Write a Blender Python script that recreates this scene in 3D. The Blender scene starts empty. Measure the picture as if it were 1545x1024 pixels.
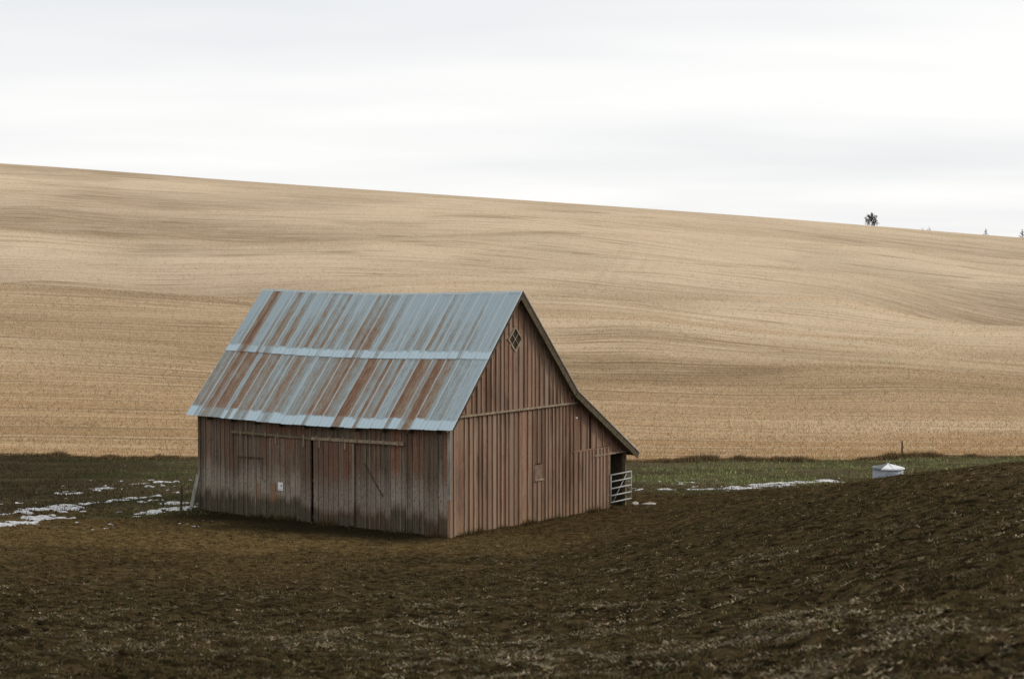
import bpy, bmesh, math, random
import numpy as np
from mathutils import Vector, Matrix

random.seed(11)
RNG = np.random.default_rng(11)
sc = bpy.context.scene
COL = sc.collection

# ------------------------------------------------------------------ camera
CAM_Z = 9.338
cam_data = bpy.data.cameras.new('camera')
cam = bpy.data.objects.new('camera', cam_data)
COL.objects.link(cam)
cam.location = (0.0, 0.0, CAM_Z)
cam.rotation_euler = (math.radians(90 - 2.306), 0, 0)
cam_data.sensor_width = 36.0
cam_data.lens = 36.0 * 2662.2 / 1545.0
cam_data.clip_start = 0.1
cam_data.clip_end = 6000
cam_data.dof.use_dof = True
cam_data.dof.focus_distance = 68.0
cam_data.dof.aperture_fstop = 3.2
sc.camera = cam

# ------------------------------------------------------------------ light
SUN_EL, SUN_AZ = 30.0, -12.0      # azimuth: degrees from +X towards the camera
sd = Vector((math.cos(math.radians(SUN_EL)) * math.cos(math.radians(SUN_AZ)),
             -math.cos(math.radians(SUN_EL)) * math.sin(math.radians(SUN_AZ)),
             math.sin(math.radians(SUN_EL))))
sun_data = bpy.data.lights.new('sun', 'SUN')
sun_data.energy = 1.5
sun_data.angle = math.radians(10)
sun_data.color = (1.0, 0.93, 0.84)
sun = bpy.data.objects.new('sun', sun_data)
sun.rotation_euler = (-sd).to_track_quat('-Z', 'Y').to_euler()
sun.location = (60, -20, 80)
COL.objects.link(sun)

world = bpy.data.worlds.new('World')
sc.world = world
world.use_nodes = True
wn, wl = world.node_tree.nodes, world.node_tree.links
wn.clear()
w_out = wn.new('ShaderNodeOutputWorld')
sky = wn.new('ShaderNodeTexSky')
sky.sky_type = 'NISHITA'
sky.sun_disc = False
sky.sun_elevation = math.radians(SUN_EL)
sky.sun_rotation = math.radians(90 + SUN_AZ)
bg_sky = wn.new('ShaderNodeBackground'); bg_sky.inputs['Strength'].default_value = 0.10
wl.new(sky.outputs[0], bg_sky.inputs['Color'])
tc = wn.new('ShaderNodeTexCoord')
sep = wn.new('ShaderNodeSeparateXYZ'); wl.new(tc.outputs['Generated'], sep.inputs[0])
mz = wn.new('ShaderNodeMath'); mz.operation = 'ABSOLUTE'; wl.new(sep.outputs['Z'], mz.inputs[0])
az = wn.new('ShaderNodeMath'); az.operation = 'ADD'; az.inputs[1].default_value = 0.10; wl.new(mz.outputs[0], az.inputs[0])
dx = wn.new('ShaderNodeMath'); dx.operation = 'DIVIDE'; wl.new(sep.outputs['X'], dx.inputs[0]); wl.new(az.outputs[0], dx.inputs[1])
dy = wn.new('ShaderNodeMath'); dy.operation = 'DIVIDE'; wl.new(sep.outputs['Y'], dy.inputs[0]); wl.new(az.outputs[0], dy.inputs[1])
cmb = wn.new('ShaderNodeCombineXYZ'); wl.new(dx.outputs[0], cmb.inputs[0]); wl.new(dy.outputs[0], cmb.inputs[1])
mpw = wn.new('ShaderNodeMapping'); mpw.inputs['Scale'].default_value = (0.42, 0.80, 1); mpw.inputs['Location'].default_value = (3.1, 0.6, 0)
mpw.inputs['Rotation'].default_value = (0, 0, 0.10)
wl.new(cmb.outputs[0], mpw.inputs[0])
cn = wn.new('ShaderNodeTexNoise'); cn.inputs['Scale'].default_value = 1.0; cn.inputs['Detail'].default_value = 3; cn.inputs['Roughness'].default_value = 0.5
wl.new(mpw.outputs[0], cn.inputs['Vector'])
cr = wn.new('ShaderNodeValToRGB'); wl.new(cn.outputs[0], cr.inputs[0])
cr.color_ramp.elements[0].position = 0.30; cr.color_ramp.elements[0].color = (0.86, 0.878, 0.895, 1)
cr.color_ramp.elements[1].position = 0.62; cr.color_ramp.elements[1].color = (1.03, 1.02, 1.005, 1)
e = cr.color_ramp.elements.new(0.45); e.color = (0.935, 0.94, 0.945, 1)
bg_cl = wn.new('ShaderNodeBackground'); bg_cl.inputs['Strength'].default_value = 0.885
wl.new(cr.outputs[0], bg_cl.inputs['Color'])
wmix = wn.new('ShaderNodeMixShader'); wmix.inputs[0].default_value = 0.94
wl.new(bg_sky.outputs[0], wmix.inputs[1]); wl.new(bg_cl.outputs[0], wmix.inputs[2])
wl.new(wmix.outputs[0], w_out.inputs[0])

sc.view_settings.view_transform = 'Standard'
sc.view_settings.look = 'None'
sc.view_settings.exposure = 0.18
sc.view_settings.gamma = 1.0
sc.view_settings.use_curve_mapping = False

# ------------------------------------------------------------------ helpers
def tag(o, label=None, cat=None, group=None, kind=None):
    if label: o['label'] = label
    if cat: o['category'] = cat
    if group: o['group'] = group
    if kind: o['kind'] = kind
    return o

def empty(name, loc, rz=0.0):
    o = bpy.data.objects.new(name, None)
    o.empty_display_size = 0.3
    o.location = loc; o.rotation_euler = (0, 0, rz)
    COL.objects.link(o)
    return o

def link_mesh(name, me, mat, parent=None, loc=(0, 0, 0), rot=None):
    o = bpy.data.objects.new(name, me)
    if mat is not None and len(me.materials) == 0: me.materials.append(mat)
    o.parent = parent
    o.location = loc
    if rot is not None: o.rotation_euler = rot
    COL.objects.link(o)
    return o

def np_mesh(name, V, F, col=None, smooth=False, extra=None):
    """V (n,3), F (m,k) all faces with k corners; col (n,3) point colour."""
    me = bpy.data.meshes.new(name)
    n, m, k = len(V), len(F), F.shape[1]
    me.vertices.add(n); me.vertices.foreach_set('co', np.ascontiguousarray(V, dtype=np.float32).ravel())
    me.loops.add(m * k); me.loops.foreach_set('vertex_index', np.ascontiguousarray(F, dtype=np.int32).ravel())
    me.polygons.add(m)
    me.polygons.foreach_set('loop_start', np.arange(0, m * k, k, dtype=np.int32))
    me.polygons.foreach_set('loop_total', np.full(m, k, dtype=np.int32))
    me.polygons.foreach_set('use_smooth', np.full(m, smooth, dtype=bool))
    me.update(calc_edges=True)
    if col is not None:
        at = me.attributes.new('tint', 'FLOAT_COLOR', 'POINT')
        c4 = np.ones((n, 4), dtype=np.float32); c4[:, :3] = col
        at.data.foreach_set('color', c4.ravel())
    for key, arr in (extra or {}).items():
        at = me.attributes.new(key, 'FLOAT', 'POINT')
        at.data.foreach_set('value', np.ascontiguousarray(arr, dtype=np.float32))
    return me

def bm_mesh(name, bm, smooth=False):
    bmesh.ops.recalc_face_normals(bm, faces=bm.faces)
    me = bpy.data.meshes.new(name)
    bm.to_mesh(me); bm.free()
    if smooth:
        for p in me.polygons: p.use_smooth = True
    return me

def add_box(bm, x0, x1, y0, y1, z0, z1, j=0.0):
    r = lambda: random.uniform(-j, j) if j else 0.0
    vs = [bm.verts.new((x + r(), y + r(), z + r())) for z in (z0, z1) for (x, y) in ((x0, y0), (x1, y0), (x1, y1), (x0, y1))]
    for f in ((3, 2, 1, 0), (4, 5, 6, 7), (0, 1, 5, 4), (1, 2, 6, 5), (2, 3, 7, 6), (3, 0, 4, 7)):
        bm.faces.new([vs[i] for i in f])
    return vs

def box(name, x0, x1, y0, y1, z0, z1, mat, parent=None, j=0.0, bev=0.0):
    c = ((x0 + x1) / 2, (y0 + y1) / 2, (z0 + z1) / 2)
    bm = bmesh.new()
    add_box(bm, x0 - c[0], x1 - c[0], y0 - c[1], y1 - c[1], z0 - c[2], z1 - c[2], j)
    if bev:
        bmesh.ops.bevel(bm, geom=list(bm.edges), offset=bev, segments=1, affect='EDGES')
    return link_mesh(name, bm_mesh(name, bm), mat, parent, c)

def prism(name, poly, axis, t0, t1, mat, parent=None):
    """poly: list of (a, z); axis 'y': a = x, extruded along y; axis 'x': a = y, extruded along x."""
    ca = sum(p[0] for p in poly) / len(poly); cz = sum(p[1] for p in poly) / len(poly); ct = (t0 + t1) / 2
    bm = bmesh.new()
    def mk(a, t, z): return (a - ca, t - ct, z - cz) if axis == 'y' else (t - ct, a - ca, z - cz)
    A = [bm.verts.new(mk(a, t0, z)) for a, z in poly]
    B = [bm.verts.new(mk(a, t1, z)) for a, z in poly]
    bm.faces.new(A); bm.faces.new(B[::-1])
    n = len(poly)
    for i in range(n):
        bm.faces.new((A[i], B[i], B[(i + 1) % n], A[(i + 1) % n]))
    loc = (ca, ct, cz) if axis == 'y' else (ct, ca, cz)
    return link_mesh(name, bm_mesh(name, bm), mat, parent, loc)

def tube_bm(bm, pts, r, seg=8):
    rings = []
    for i, p in enumerate(pts):
        p = Vector(p)
        d = (Vector(pts[min(i + 1, len(pts) - 1)]) - Vector(pts[max(i - 1, 0)])).normalized()
        up = Vector((0, 0, 1)) if abs(d.z) < 0.9 else Vector((1, 0, 0))
        s = d.cross(up).normalized(); u = s.cross(d)
        rr = r[i] if isinstance(r, (list, tuple)) else r
        rings.append([bm.verts.new(p + s * math.cos(2 * math.pi * k / seg) * rr + u * math.sin(2 * math.pi * k / seg) * rr) for k in range(seg)])
    for a, b in zip(rings, rings[1:]):
        for k in range(seg):
            bm.faces.new((a[k], a[(k + 1) % seg], b[(k + 1) % seg], b[k]))
    bm.faces.new(rings[0][::-1]); bm.faces.new(rings[-1])

def tube(name, pts, r, mat, parent=None, seg=8):
    o = Vector(pts[0]); bm = bmesh.new()
    tube_bm(bm, [Vector(p) - o for p in pts], r, seg)
    return link_mesh(name, bm_mesh(name, bm, True), mat, parent, o)

# value noise -------------------------------------------------------
_T = RNG.random((256, 256))
def vnoise(x, y):
    xi = np.floor(x).astype(np.int64); yi = np.floor(y).astype(np.int64)
    fx = x - xi; fy = y - yi
    fx = fx * fx * (3 - 2 * fx); fy = fy * fy * (3 - 2 * fy)
    a = _T[xi & 255, yi & 255]; b = _T[(xi + 1) & 255, yi & 255]
    c = _T[xi & 255, (yi + 1) & 255]; d = _T[(xi + 1) & 255, (yi + 1) & 255]
    return (a * (1 - fx) + b * fx) * (1 - fy) + (c * (1 - fx) + d * fx) * fy

def fbm(x, y, oct=4, gain=0.5):
    s = 0; amp = 1; tot = 0
    for k in range(oct):
        s = s + amp * vnoise(x * 2 ** k + 17.3 * k, y * 2 ** k + 9.1 * k); tot += amp; amp *= gain
    return s / tot

def sstep(e0, e1, x):
    t = np.clip((x - e0) / (e1 - e0), 0, 1)
    return t * t * (3 - 2 * t)

# materials ---------------------------------------------------------
class NT:
    def __init__(self, name):
        self.mat = bpy.data.materials.new(name); self.mat.use_nodes = True
        self.n, self.l = self.mat.node_tree.nodes, self.mat.node_tree.links
        self.b = self.n['Principled BSDF']
    def node(self, t, **kw):
        nd = self.n.new(t)
        for k, v in kw.items(): setattr(nd, k, v)
        return nd
    def put(self, sock, v):
        if isinstance(v, (int, float)): sock.default_value = v
        elif isinstance(v, (tuple, list)): sock.default_value = tuple(v) + ((1,) if len(v) == 3 and sock.type == 'RGBA' else ())
        else: self.l.new(v, sock)
    def math(self, op, a, b=None, c=None, clamp=False):
        nd = self.node('ShaderNodeMath', operation=op, use_clamp=clamp)
        self.put(nd.inputs[0], a)
        if b is not None: self.put(nd.inputs[1], b)
        if c is not None: self.put(nd.inputs[2], c)
        return nd.outputs[0]
    def pos(self): return self.node('ShaderNodeNewGeometry').outputs['Position']
    def objco(self): return self.node('ShaderNodeTexCoord').outputs['Object']
    def rnd(self): return self.node('ShaderNodeObjectInfo').outputs['Random']
    def attr(self, name, typ='GEOMETRY', out='Fac'):
        nd = self.node('ShaderNodeAttribute', attribute_name=name, attribute_type=typ); return nd.outputs[out]
    def map(self, v, scale=(1, 1, 1), loc=(0, 0, 0), rot=(0, 0, 0)):
        nd = self.node('ShaderNodeMapping'); self.l.new(v, nd.inputs[0])
        nd.inputs['Scale'].default_value = scale; self.put(nd.inputs['Location'], loc); nd.inputs['Rotation'].default_value = rot
        return nd.outputs[0]
    def noise(self, v, scale=1, detail=3, rough=0.55, dist=0):
        nd = self.node('ShaderNodeTexNoise'); self.l.new(v, nd.inputs['Vector'])
        nd.inputs['Scale'].default_value = scale; nd.inputs['Detail'].default_value = detail
        nd.inputs['Roughness'].default_value = rough; nd.inputs['Distortion'].default_value = dist
        return nd.outputs[0]
    def rng(self, v, a, b, c=0.0, d=1.0):
        nd = self.node('ShaderNodeMapRange'); nd.interpolation_type = 'SMOOTHSTEP'
        self.put(nd.inputs[0], v)
        for i, x in zip((1, 2, 3, 4), (a, b, c, d)): self.put(nd.inputs[i], x)
        return nd.outputs[0]
    def mix(self, f, a, b, mode='MIX'):
        nd = self.node('ShaderNodeMix', data_type='RGBA', blend_type=mode)
        self.put(nd.inputs[0], f); self.put(nd.inputs[6], a); self.put(nd.inputs[7], b)
        return nd.outputs[2]
    def sepz(self, v):
        nd = self.node('ShaderNodeSeparateXYZ'); self.l.new(v, nd.inputs[0]); return nd.outputs
    def bump(self, h, strength=0.5, dist=0.02):
        nd = self.node('ShaderNodeBump'); nd.inputs['Strength'].default_value = strength; nd.inputs['Distance'].default_value = dist
        self.put(nd.inputs['Height'], h); self.l.new(nd.outputs[0], self.b.inputs['Normal'])
    def done(self, col, rough=0.85, metal=0.0, spec=0.25):
        self.put(self.b.inputs['Base Color'], col); self.put(self.b.inputs['Roughness'], rough)
        self.put(self.b.inputs['Metallic'], metal); self.b.inputs['Specular IOR Level'].default_value = spec
        return self.mat

def offset_rnd(m, v, k=37.0):
    r = m.rnd()
    cmb = m.node('ShaderNodeCombineXYZ')
    s = m.math('MULTIPLY', r, k)
    for i in range(3): m.l.new(s, cmb.inputs[i])
    add = m.node('ShaderNodeVectorMath', operation='ADD'); m.l.new(v, add.inputs[0]); m.l.new(cmb.outputs[0], add.inputs[1])
    return add.outputs[0], r

def wood_gable():
    m = NT('weathered_red_boards')
    P = m.pos(); v, r = offset_rnd(m, P)
    streak = m.noise(m.map(v, (16, 16, 0.9)), 1, 5, 0.7)
    patch = m.noise(m.map(P, (0.55, 0.55, 0.4)), 1, 3, 0.6)
    fine = m.noise(m.map(v, (40, 40, 9)), 1, 3, 0.7)
    red, tan, dark = (0.255, 0.115, 0.074), (0.325, 0.212, 0.145), (0.070, 0.046, 0.034)
    k = m.math('ADD', m.math('MULTIPLY', streak, 0.75), m.math('MULTIPLY', patch, 0.45))
    c = m.mix(m.rng(k, 0.48, 0.74), red, tan)
    z = m.sepz(P)[2]
    low = m.rng(m.math('ADD', z, m.math('MULTIPLY', streak, 1.0)), 1.7, 0.4)
    c = m.mix(m.math('MULTIPLY', low, 0.6), c, (0.33, 0.21, 0.118))
    c = m.mix(m.rng(streak, 0.44, 0.26, 0, 0.85), c, dark)
    c = m.mix(m.rng(fine, 0.45, 0.70, 0, 0.55), c, (0.37, 0.275, 0.20))
    c = m.mix(m.rng(fine, 0.48, 0.28, 0, 0.55), c, (0.075, 0.045, 0.032))
    grime = m.noise(m.map(P, (0.8, 0.8, 0.35), (4, 7, 2)), 1, 4, 0.65)
    c = m.mix(m.rng(grime, 0.48, 0.66, 0, 0.72), c, (0.095, 0.062, 0.045))
    r2 = m.math('FRACT', m.math('MULTIPLY', r, 7.13))
    c = m.mix(m.math('MULTIPLY', r, 0.45), c, (0.105, 0.060, 0.042))
    c = m.mix(m.math('MULTIPLY', m.math('POWER', r2, 2.5), 0.7), c, (0.36, 0.265, 0.20))
    c = m.mix(m.attr('tone', 'OBJECT'), c, (0.085, 0.062, 0.040))
    c = m.mix(m.attr('worn', 'OBJECT'), c, m.mix(m.rng(streak, 0.35, 0.6), (0.22, 0.145, 0.10), (0.42, 0.315, 0.225)))
    m.bump(streak, 0.5, 0.012)
    return m.done(c, 0.95, 0, 0.04)

def wood_door():
    m = NT('weathered_grey_boards')
    P = m.pos(); v, r = offset_rnd(m, P)
    streak = m.noise(m.map(v, (15, 15, 0.8)), 1, 5, 0.7)
    patch = m.noise(m.map(P, (0.45, 0.45, 0.35), (3, 1, 0)), 1, 3, 0.6)
    fine = m.noise(m.map(v, (38, 38, 9)), 1, 3, 0.7)
    c = m.mix(m.rng(streak, 0.34, 0.66), (0.092, 0.074, 0.055), (0.235, 0.187, 0.138))
    redm = m.math('MULTIPLY', m.rng(patch, 0.44, 0.62), m.rng(streak, 0.30, 0.6))
    c = m.mix(m.math('MULTIPLY', redm, 0.85), c, (0.205, 0.098, 0.064))
    z = m.sepz(P)[2]
    zz = m.math('ADD', z, m.math('MULTIPLY', m.math('SUBTRACT', streak, 0.5), 0.30))
    zz = m.math('ADD', zz, m.math('MULTIPLY', m.math('SUBTRACT', r, 0.5), 0.32))
    zz = m.math('ADD', zz, m.math('MULTIPLY', m.math('SUBTRACT', patch, 0.5), 1.2))
    c = m.mix(m.math('MULTIPLY', m.attr('redness', 'OBJECT'), m.rng(zz, 1.25, 1.9)), c, m.mix(m.rng(streak, 0.3, 0.6), (0.135, 0.068, 0.047), (0.265, 0.120, 0.076)))
    pale = m.math('MULTIPLY', m.rng(zz, 0.55, 0.85), m.rng(zz, 2.1, 1.1))
    c = m.mix(m.math('MULTIPLY', pale, m.rng(fine, 0.3, 0.62, 0.12, 0.9)), c, (0.37, 0.325, 0.27))
    c = m.mix(m.rng(fine, 0.48, 0.28, 0, 0.8), c, (0.034, 0.028, 0.020))
    c = m.mix(m.rng(fine, 0.52, 0.70, 0, 0.5), c, (0.29, 0.245, 0.185))
    damp_shade = m.rng(zz, 0.66, 0.46)
    c = m.mix(m.math('MULTIPLY', damp_shade, m.rng(fine, 0.3, 0.65, 0.9, 0.55)), c, (0.066, 0.057, 0.036))
    spot = m.math('MULTIPLY', m.rng(z, 0.55, 0.75), m.rng(m.math('ADD', z, m.math('MULTIPLY', m.math('SUBTRACT', fine, 0.5), 0.8)), 1.5, 1.2))
    c = m.mix(m.math('MULTIPLY', m.attr('stain', 'OBJECT'), spot), c, (0.27, 0.125, 0.050))
    c = m.mix(m.math('MULTIPLY', r, 0.40), c, (0.055, 0.044, 0.033))
    c = m.mix(m.attr('tone', 'OBJECT'), c, (0.32, 0.275, 0.21))
    m.bump(streak, 0.5, 0.012)
    return m.done(c, 0.95, 0, 0.04)

def wood_plain(name, c0, c1, sc_=(10, 10, 10)):
    m = NT(name)
    v, r = offset_rnd(m, m.pos())
    s = m.noise(m.map(v, sc_), 1, 4, 0.65)
    m.bump(s, 0.4, 0.01)
    return m.done(m.mix(m.rng(s, 0.3, 0.7), c0, c1), 0.9, 0, 0.15)

def tin_roof():
    m = NT('galvanised_rusty_tin')
    O = m.objco(); v, r = offset_rnd(m, O, 23.0)
    xyz = m.sepz(O)
    st = m.noise(m.map(v, (17, 0.5, 1)), 1, 5, 0.68)
    lng = m.noise(m.map(v, (2.2, 0.35, 1), (7, 2, 0)), 1, 3, 0.6)
    fine = m.noise(m.map(v, (42, 16, 8)), 1, 3, 0.7)
    blot = m.noise(m.map(v, (7, 2.2, 1), (1, 9, 0)), 1, 4, 0.65)
    rust = m.attr('rust', 'OBJECT'); band = m.attr('band', 'OBJECT'); top = m.attr('top', 'OBJECT')
    # each half sheet between crimps weathers on its own
    half = m.math('FLOOR', m.math('MULTIPLY', m.math('SUBTRACT', xyz[0], 0.02), 3.0 / 0.5976))
    wn_ = m.node('ShaderNodeTexWhiteNoise', noise_dimensions='2D')
    cb = m.node('ShaderNodeCombineXYZ'); m.l.new(half, cb.inputs[0]); m.l.new(m.math('MULTIPLY', r, 91.7), cb.inputs[1]); m.l.new(cb.outputs[0], wn_.inputs['Vector'])
    hv = wn_.outputs['Value']
    yl = m.math('DIVIDE', xyz[1], 3.3)
    k = m.math('ADD', m.math('MULTIPLY', hv, 0.38), 0.27)
    k = m.math('ADD', k, m.math('MULTIPLY', m.math('SUBTRACT', st, 0.5), 0.40))
    k = m.math('ADD', k, m.math('MULTIPLY', m.math('SUBTRACT', lng, 0.5), 0.35))
    k = m.math('ADD', k, m.math('MULTIPLY', m.math('SUBTRACT', blot, 0.5), 0.60))
    k = m.math('ADD', k, m.math('MULTIPLY', m.math('SUBTRACT', rust, 0.5), 0.52))
    k = m.math('ADD', k, m.math('MULTIPLY', m.math('SUBTRACT', fine, 0.5), 0.95))
    # sheet end left bright where the lap or eave once covered it
    edge = m.rng(m.math('ADD', yl, m.math('ADD', m.math('MULTIPLY', m.math('SUBTRACT', blot, 0.5), 0.05), m.math('MULTIPLY', m.math('SUBTRACT', hv, 0.5), 0.03))), 0.87, 0.90)
    k = m.math('SUBTRACT', k, m.math('MULTIPLY', edge, m.math('MULTIPLY', m.math('MULTIPLY', band, m.rng(hv, 0.97, 0.80, 0.15, 1.0)), 1.2)))
    # rust runs grow downslope from the top of the upper row
    k = m.math('SUBTRACT', k, m.math('MULTIPLY', m.rng(yl, 0.7, 0.0), m.math('MULTIPLY', top, m.math('SUBTRACT', 0.36, m.math('MULTIPLY', rust, 0.28)))))
    k = m.math('ADD', k, m.math('MULTIPLY', m.math('SUBTRACT', 1.0, top), m.math('MULTIPLY', m.math('SUBTRACT', 1.0, edge), 0.035)))
    c = m.mix(m.rng(k, 0.22, 0.46), (0.315, 0.390, 0.425), (0.250, 0.275, 0.268))
    c = m.mix(m.math('MULTIPLY', edge, m.rng(k, 0.35, 0.0)), c, (0.43, 0.54, 0.60))
    c = m.mix(m.rng(k, 0.49, 0.61), c, (0.255, 0.188, 0.132))
    c = m.mix(m.rng(k, 0.66, 0.78), c, (0.195, 0.102, 0.060))
    c = m.mix(m.rng(k, 0.86, 1.02), c, (0.110, 0.052, 0.034))
    c = m.mix(m.rng(fine, 0.55, 0.75, 0, 0.2), c, (0.36, 0.39, 0.39))
    c = m.mix(m.math('MULTIPLY', m.rng(xyz[2], 0.008, 0.018), m.rng(k, 1.0, 0.5, 0.25, 0.75)), c, (0.47, 0.53, 0.55))
    m.bump(fine, 0.15, 0.01)
    return m.done(c, m.rng(k, 0.3, 0.7, 0.55, 0.9), 0.0, 0.25)

def flat(name, c, rough=0.6, metal=0.0, var=0.25, scale=6):
    m = NT(name)
    s = m.noise(m.pos(), scale, 4, 0.6)
    c2 = tuple(x * (1 - var) for x in c)
    return m.done(m.mix(m.rng(s, 0.3, 0.7), c2, c), rough, metal, 0.3)

def tinted(name, rough=0.9):
    m = NT(name)
    c = m.attr('tint', 'GEOMETRY', 'Color')
    m.done(c, rough, 0, 0.0)
    tb = m.node('ShaderNodeBsdfTranslucent'); m.l.new(c, tb.inputs[0])
    mx = m.node('ShaderNodeMixShader'); mx.inputs[0].default_value = 0.45
    m.l.new(m.b.outputs[0], mx.inputs[1]); m.l.new(tb.outputs[0], mx.inputs[2])
    m.l.new(mx.outputs[0], m.n['Material Output'].inputs[0])
    return m.mat

def mat_ground():
    m = NT('soil_and_turf')
    P = m.pos()
    g = m.attr('green'); w = m.attr('warm'); mud_shade = m.attr('mud_shade')
    n1 = m.noise(m.map(P, (0.25, 0.5, 0.25)), 1, 4, 0.6)
    n2 = m.noise(m.map(P, (3.5, 5, 3)), 1, 5, 0.72)
    n3 = m.noise(m.map(P, (14, 22, 14)), 1, 3, 0.7)
    c = m.mix(m.rng(n2, 0.36, 0.64), (0.010, 0.0074, 0.0038), (0.064, 0.0462, 0.0222))
    warm = m.mix(m.rng(n2, 0.34, 0.66), (0.046, 0.031, 0.012), (0.150, 0.102, 0.044))
    c = m.mix(w, c, warm)
    c = m.mix(m.rng(n3, 0.62, 0.80, 0, 0.6), c, (0.15, 0.115, 0.07))
    gr = m.mix(m.rng(n2, 0.3, 0.7), (0.034, 0.030, 0.015), (0.085, 0.074, 0.040))
    gr = m.mix(m.rng(n1, 0.45, 0.65, 0, 0.6), gr, (0.13, 0.105, 0.06))
    c = m.mix(m.math('ADD', g, m.math('MULTIPLY', m.math('MULTIPLY', g, m.math('SUBTRACT', 1.0, g)), m.math('MULTIPLY', m.math('SUBTRACT', n2, 0.5), 5.0)), None, True), c, gr)
    c = m.mix(m.math('MULTIPLY', mud_shade, m.rng(n2, 0.35, 0.6, 0.5, 1.0)), c, (0.017, 0.014, 0.008))
    m.bump(m.math('ADD', n2, m.math('MULTIPLY', n3, 0.5)), 0.8, 0.06)
    return m.done(c, 1.0, 0, 0.0)

def mat_hill():
    m = NT('stubble_field')
    P = m.pos()
    damp_shade = m.attr('damp_shade'); pale = m.attr('pale'); w = m.attr('row')  # the first two carry painted slope shading: one darkens, one lightens
    cmb = m.node('ShaderNodeCombineXYZ'); s = m.sepz(P)
    m.l.new(s[0], cmb.inputs[0]); m.l.new(w, cmb.inputs[1])
    W = cmb.outputs[0]
    big = m.noise(m.map(W, (0.008, 0.022, 1)), 1, 3, 0.55)
    streak = m.noise(m.map(W, (0.014, 0.42, 1)), 1, 4, 0.6)
    streak2 = m.noise(m.map(W, (0.04, 1.5, 1), (5, 3, 0)), 1, 3, 0.6)
    lines = m.noise(m.map(W, (0.010, 0.16, 1), (2, 8, 0)), 1, 2, 0.5)
    brk = m.noise(m.map(W, (0.06, 0.1, 1), (9, 1, 0)), 1, 2, 0.5)
    fine = m.noise(m.map(P, (1.6, 2.6, 1.6)), 1, 4, 0.75)
    mid = m.noise(m.map(W, (0.10, 0.38, 1), (1, 4, 0)), 1, 5, 0.72)
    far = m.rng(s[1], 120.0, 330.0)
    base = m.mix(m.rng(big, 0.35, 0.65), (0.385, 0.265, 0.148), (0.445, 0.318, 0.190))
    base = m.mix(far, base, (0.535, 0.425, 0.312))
    c = m.mix(m.math('MULTIPLY', pale, 0.8), base, (0.60, 0.485, 0.348))
    c = m.mix(m.math('MULTIPLY', m.math('MULTIPLY', damp_shade, m.rng(fine, 0.2, 0.6, 0.7, 1.0)), m.rng(mid, 0.34, 0.66, 0.6, 1.0)), c, m.mix(far, (0.215, 0.150, 0.085), (0.255, 0.192, 0.120)))
    c = m.mix(m.rng(streak, 0.50, 0.68, 0, 0.42), c, (0.25, 0.175, 0.098))
    c = m.mix(m.rng(streak2, 0.56, 0.72, 0, 0.40), c, (0.22, 0.155, 0.088))
    c = m.mix(m.rng(streak2, 0.42, 0.28, 0, 0.35), c, (0.56, 0.44, 0.29))
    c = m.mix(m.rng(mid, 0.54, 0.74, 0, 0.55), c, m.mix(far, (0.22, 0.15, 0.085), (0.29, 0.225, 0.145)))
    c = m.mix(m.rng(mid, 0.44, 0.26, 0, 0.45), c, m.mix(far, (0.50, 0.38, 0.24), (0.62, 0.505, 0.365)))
    ln = m.math('MULTIPLY', m.rng(m.math('ABSOLUTE', m.math('SUBTRACT', lines, 0.5)), 0.018, 0.004), m.rng(brk, 0.42, 0.58))
    c = m.mix(m.math('MULTIPLY', ln, 0.5), c, (0.19, 0.13, 0.07))
    trk = m.math('ABSOLUTE', m.math('SUBTRACT', m.math('FRACT', m.math('DIVIDE', m.math('ADD', w, m.math('MULTIPLY', brk, 2.5)), 5.6)), 0.5))
    c = m.mix(m.math('MULTIPLY', m.rng(trk, 0.09, 0.03), m.math('MULTIPLY', m.rng(brk, 0.42, 0.62, 0.0, 0.65), m.rng(s[1], 300.0, 150.0, 0.25, 1.0))), c, (0.20, 0.14, 0.078))
    c = m.mix(m.math('MULTIPLY', m.rng(trk, 0.10, 0.16), m.rng(trk, 0.24, 0.18, 0, 0.35)), c, (0.60, 0.48, 0.335))
    c = m.mix(m.rng(fine, 0.48, 0.30, 0, 0.45), c, (0.22, 0.150, 0.082))
    c = m.mix(m.rng(fine, 0.55, 0.75, 0, 0.45), c, (0.58, 0.455, 0.30))
    m.bump(m.math('ADD', fine, m.math('MULTIPLY', streak2, 0.8)), 0.7, 0.25)
    return m.done(c, 1.0, 0, 0.0)

M = {}
M['gable'] = wood_gable()
M['door'] = wood_door()
M['tin'] = tin_roof()
M['frame'] = wood_plain('old_framing_timber', (0.05, 0.037, 0.026), (0.11, 0.082, 0.056))
M['soffit'] = wood_plain('brown_soffit_planks', (0.10, 0.080, 0.050), (0.19, 0.150, 0.098), (7, 7, 7))
M['trim'] = wood_plain('pale_trim_timber', (0.18, 0.135, 0.09), (0.37, 0.30, 0.21), (9, 9, 9))
M['greytrim'] = wood_plain('grey_weathered_timber', (0.17, 0.16, 0.14), (0.34, 0.33, 0.30), (9, 9, 2))
M['hatch'] = wood_plain('dull_hatch_boards', (0.10, 0.068, 0.048), (0.24, 0.165, 0.12), (14, 14, 3))
M['rake'] = wood_plain('olive_brown_rake_boards', (0.058, 0.047, 0.028), (0.115, 0.092, 0.056), (7, 7, 7))
M['rail'] = flat('rusted_track_steel', (0.30, 0.22, 0.14), 0.8, 0, 0.5, 12)
M['pipe'] = flat('galvanised_pipe', (0.40, 0.41, 0.39), 0.6, 0.1, 0.25, 8)
M['glass'] = flat('dark_window_glass', (0.018, 0.021, 0.018), 0.12, 0, 0.3, 3)
M['paper'] = flat('white_paper', (0.80, 0.80, 0.80), 0.8, 0, 0.05, 5)
M['ink'] = flat('black_print', (0.02, 0.02, 0.025), 0.8, 0, 0.1, 5)
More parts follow.
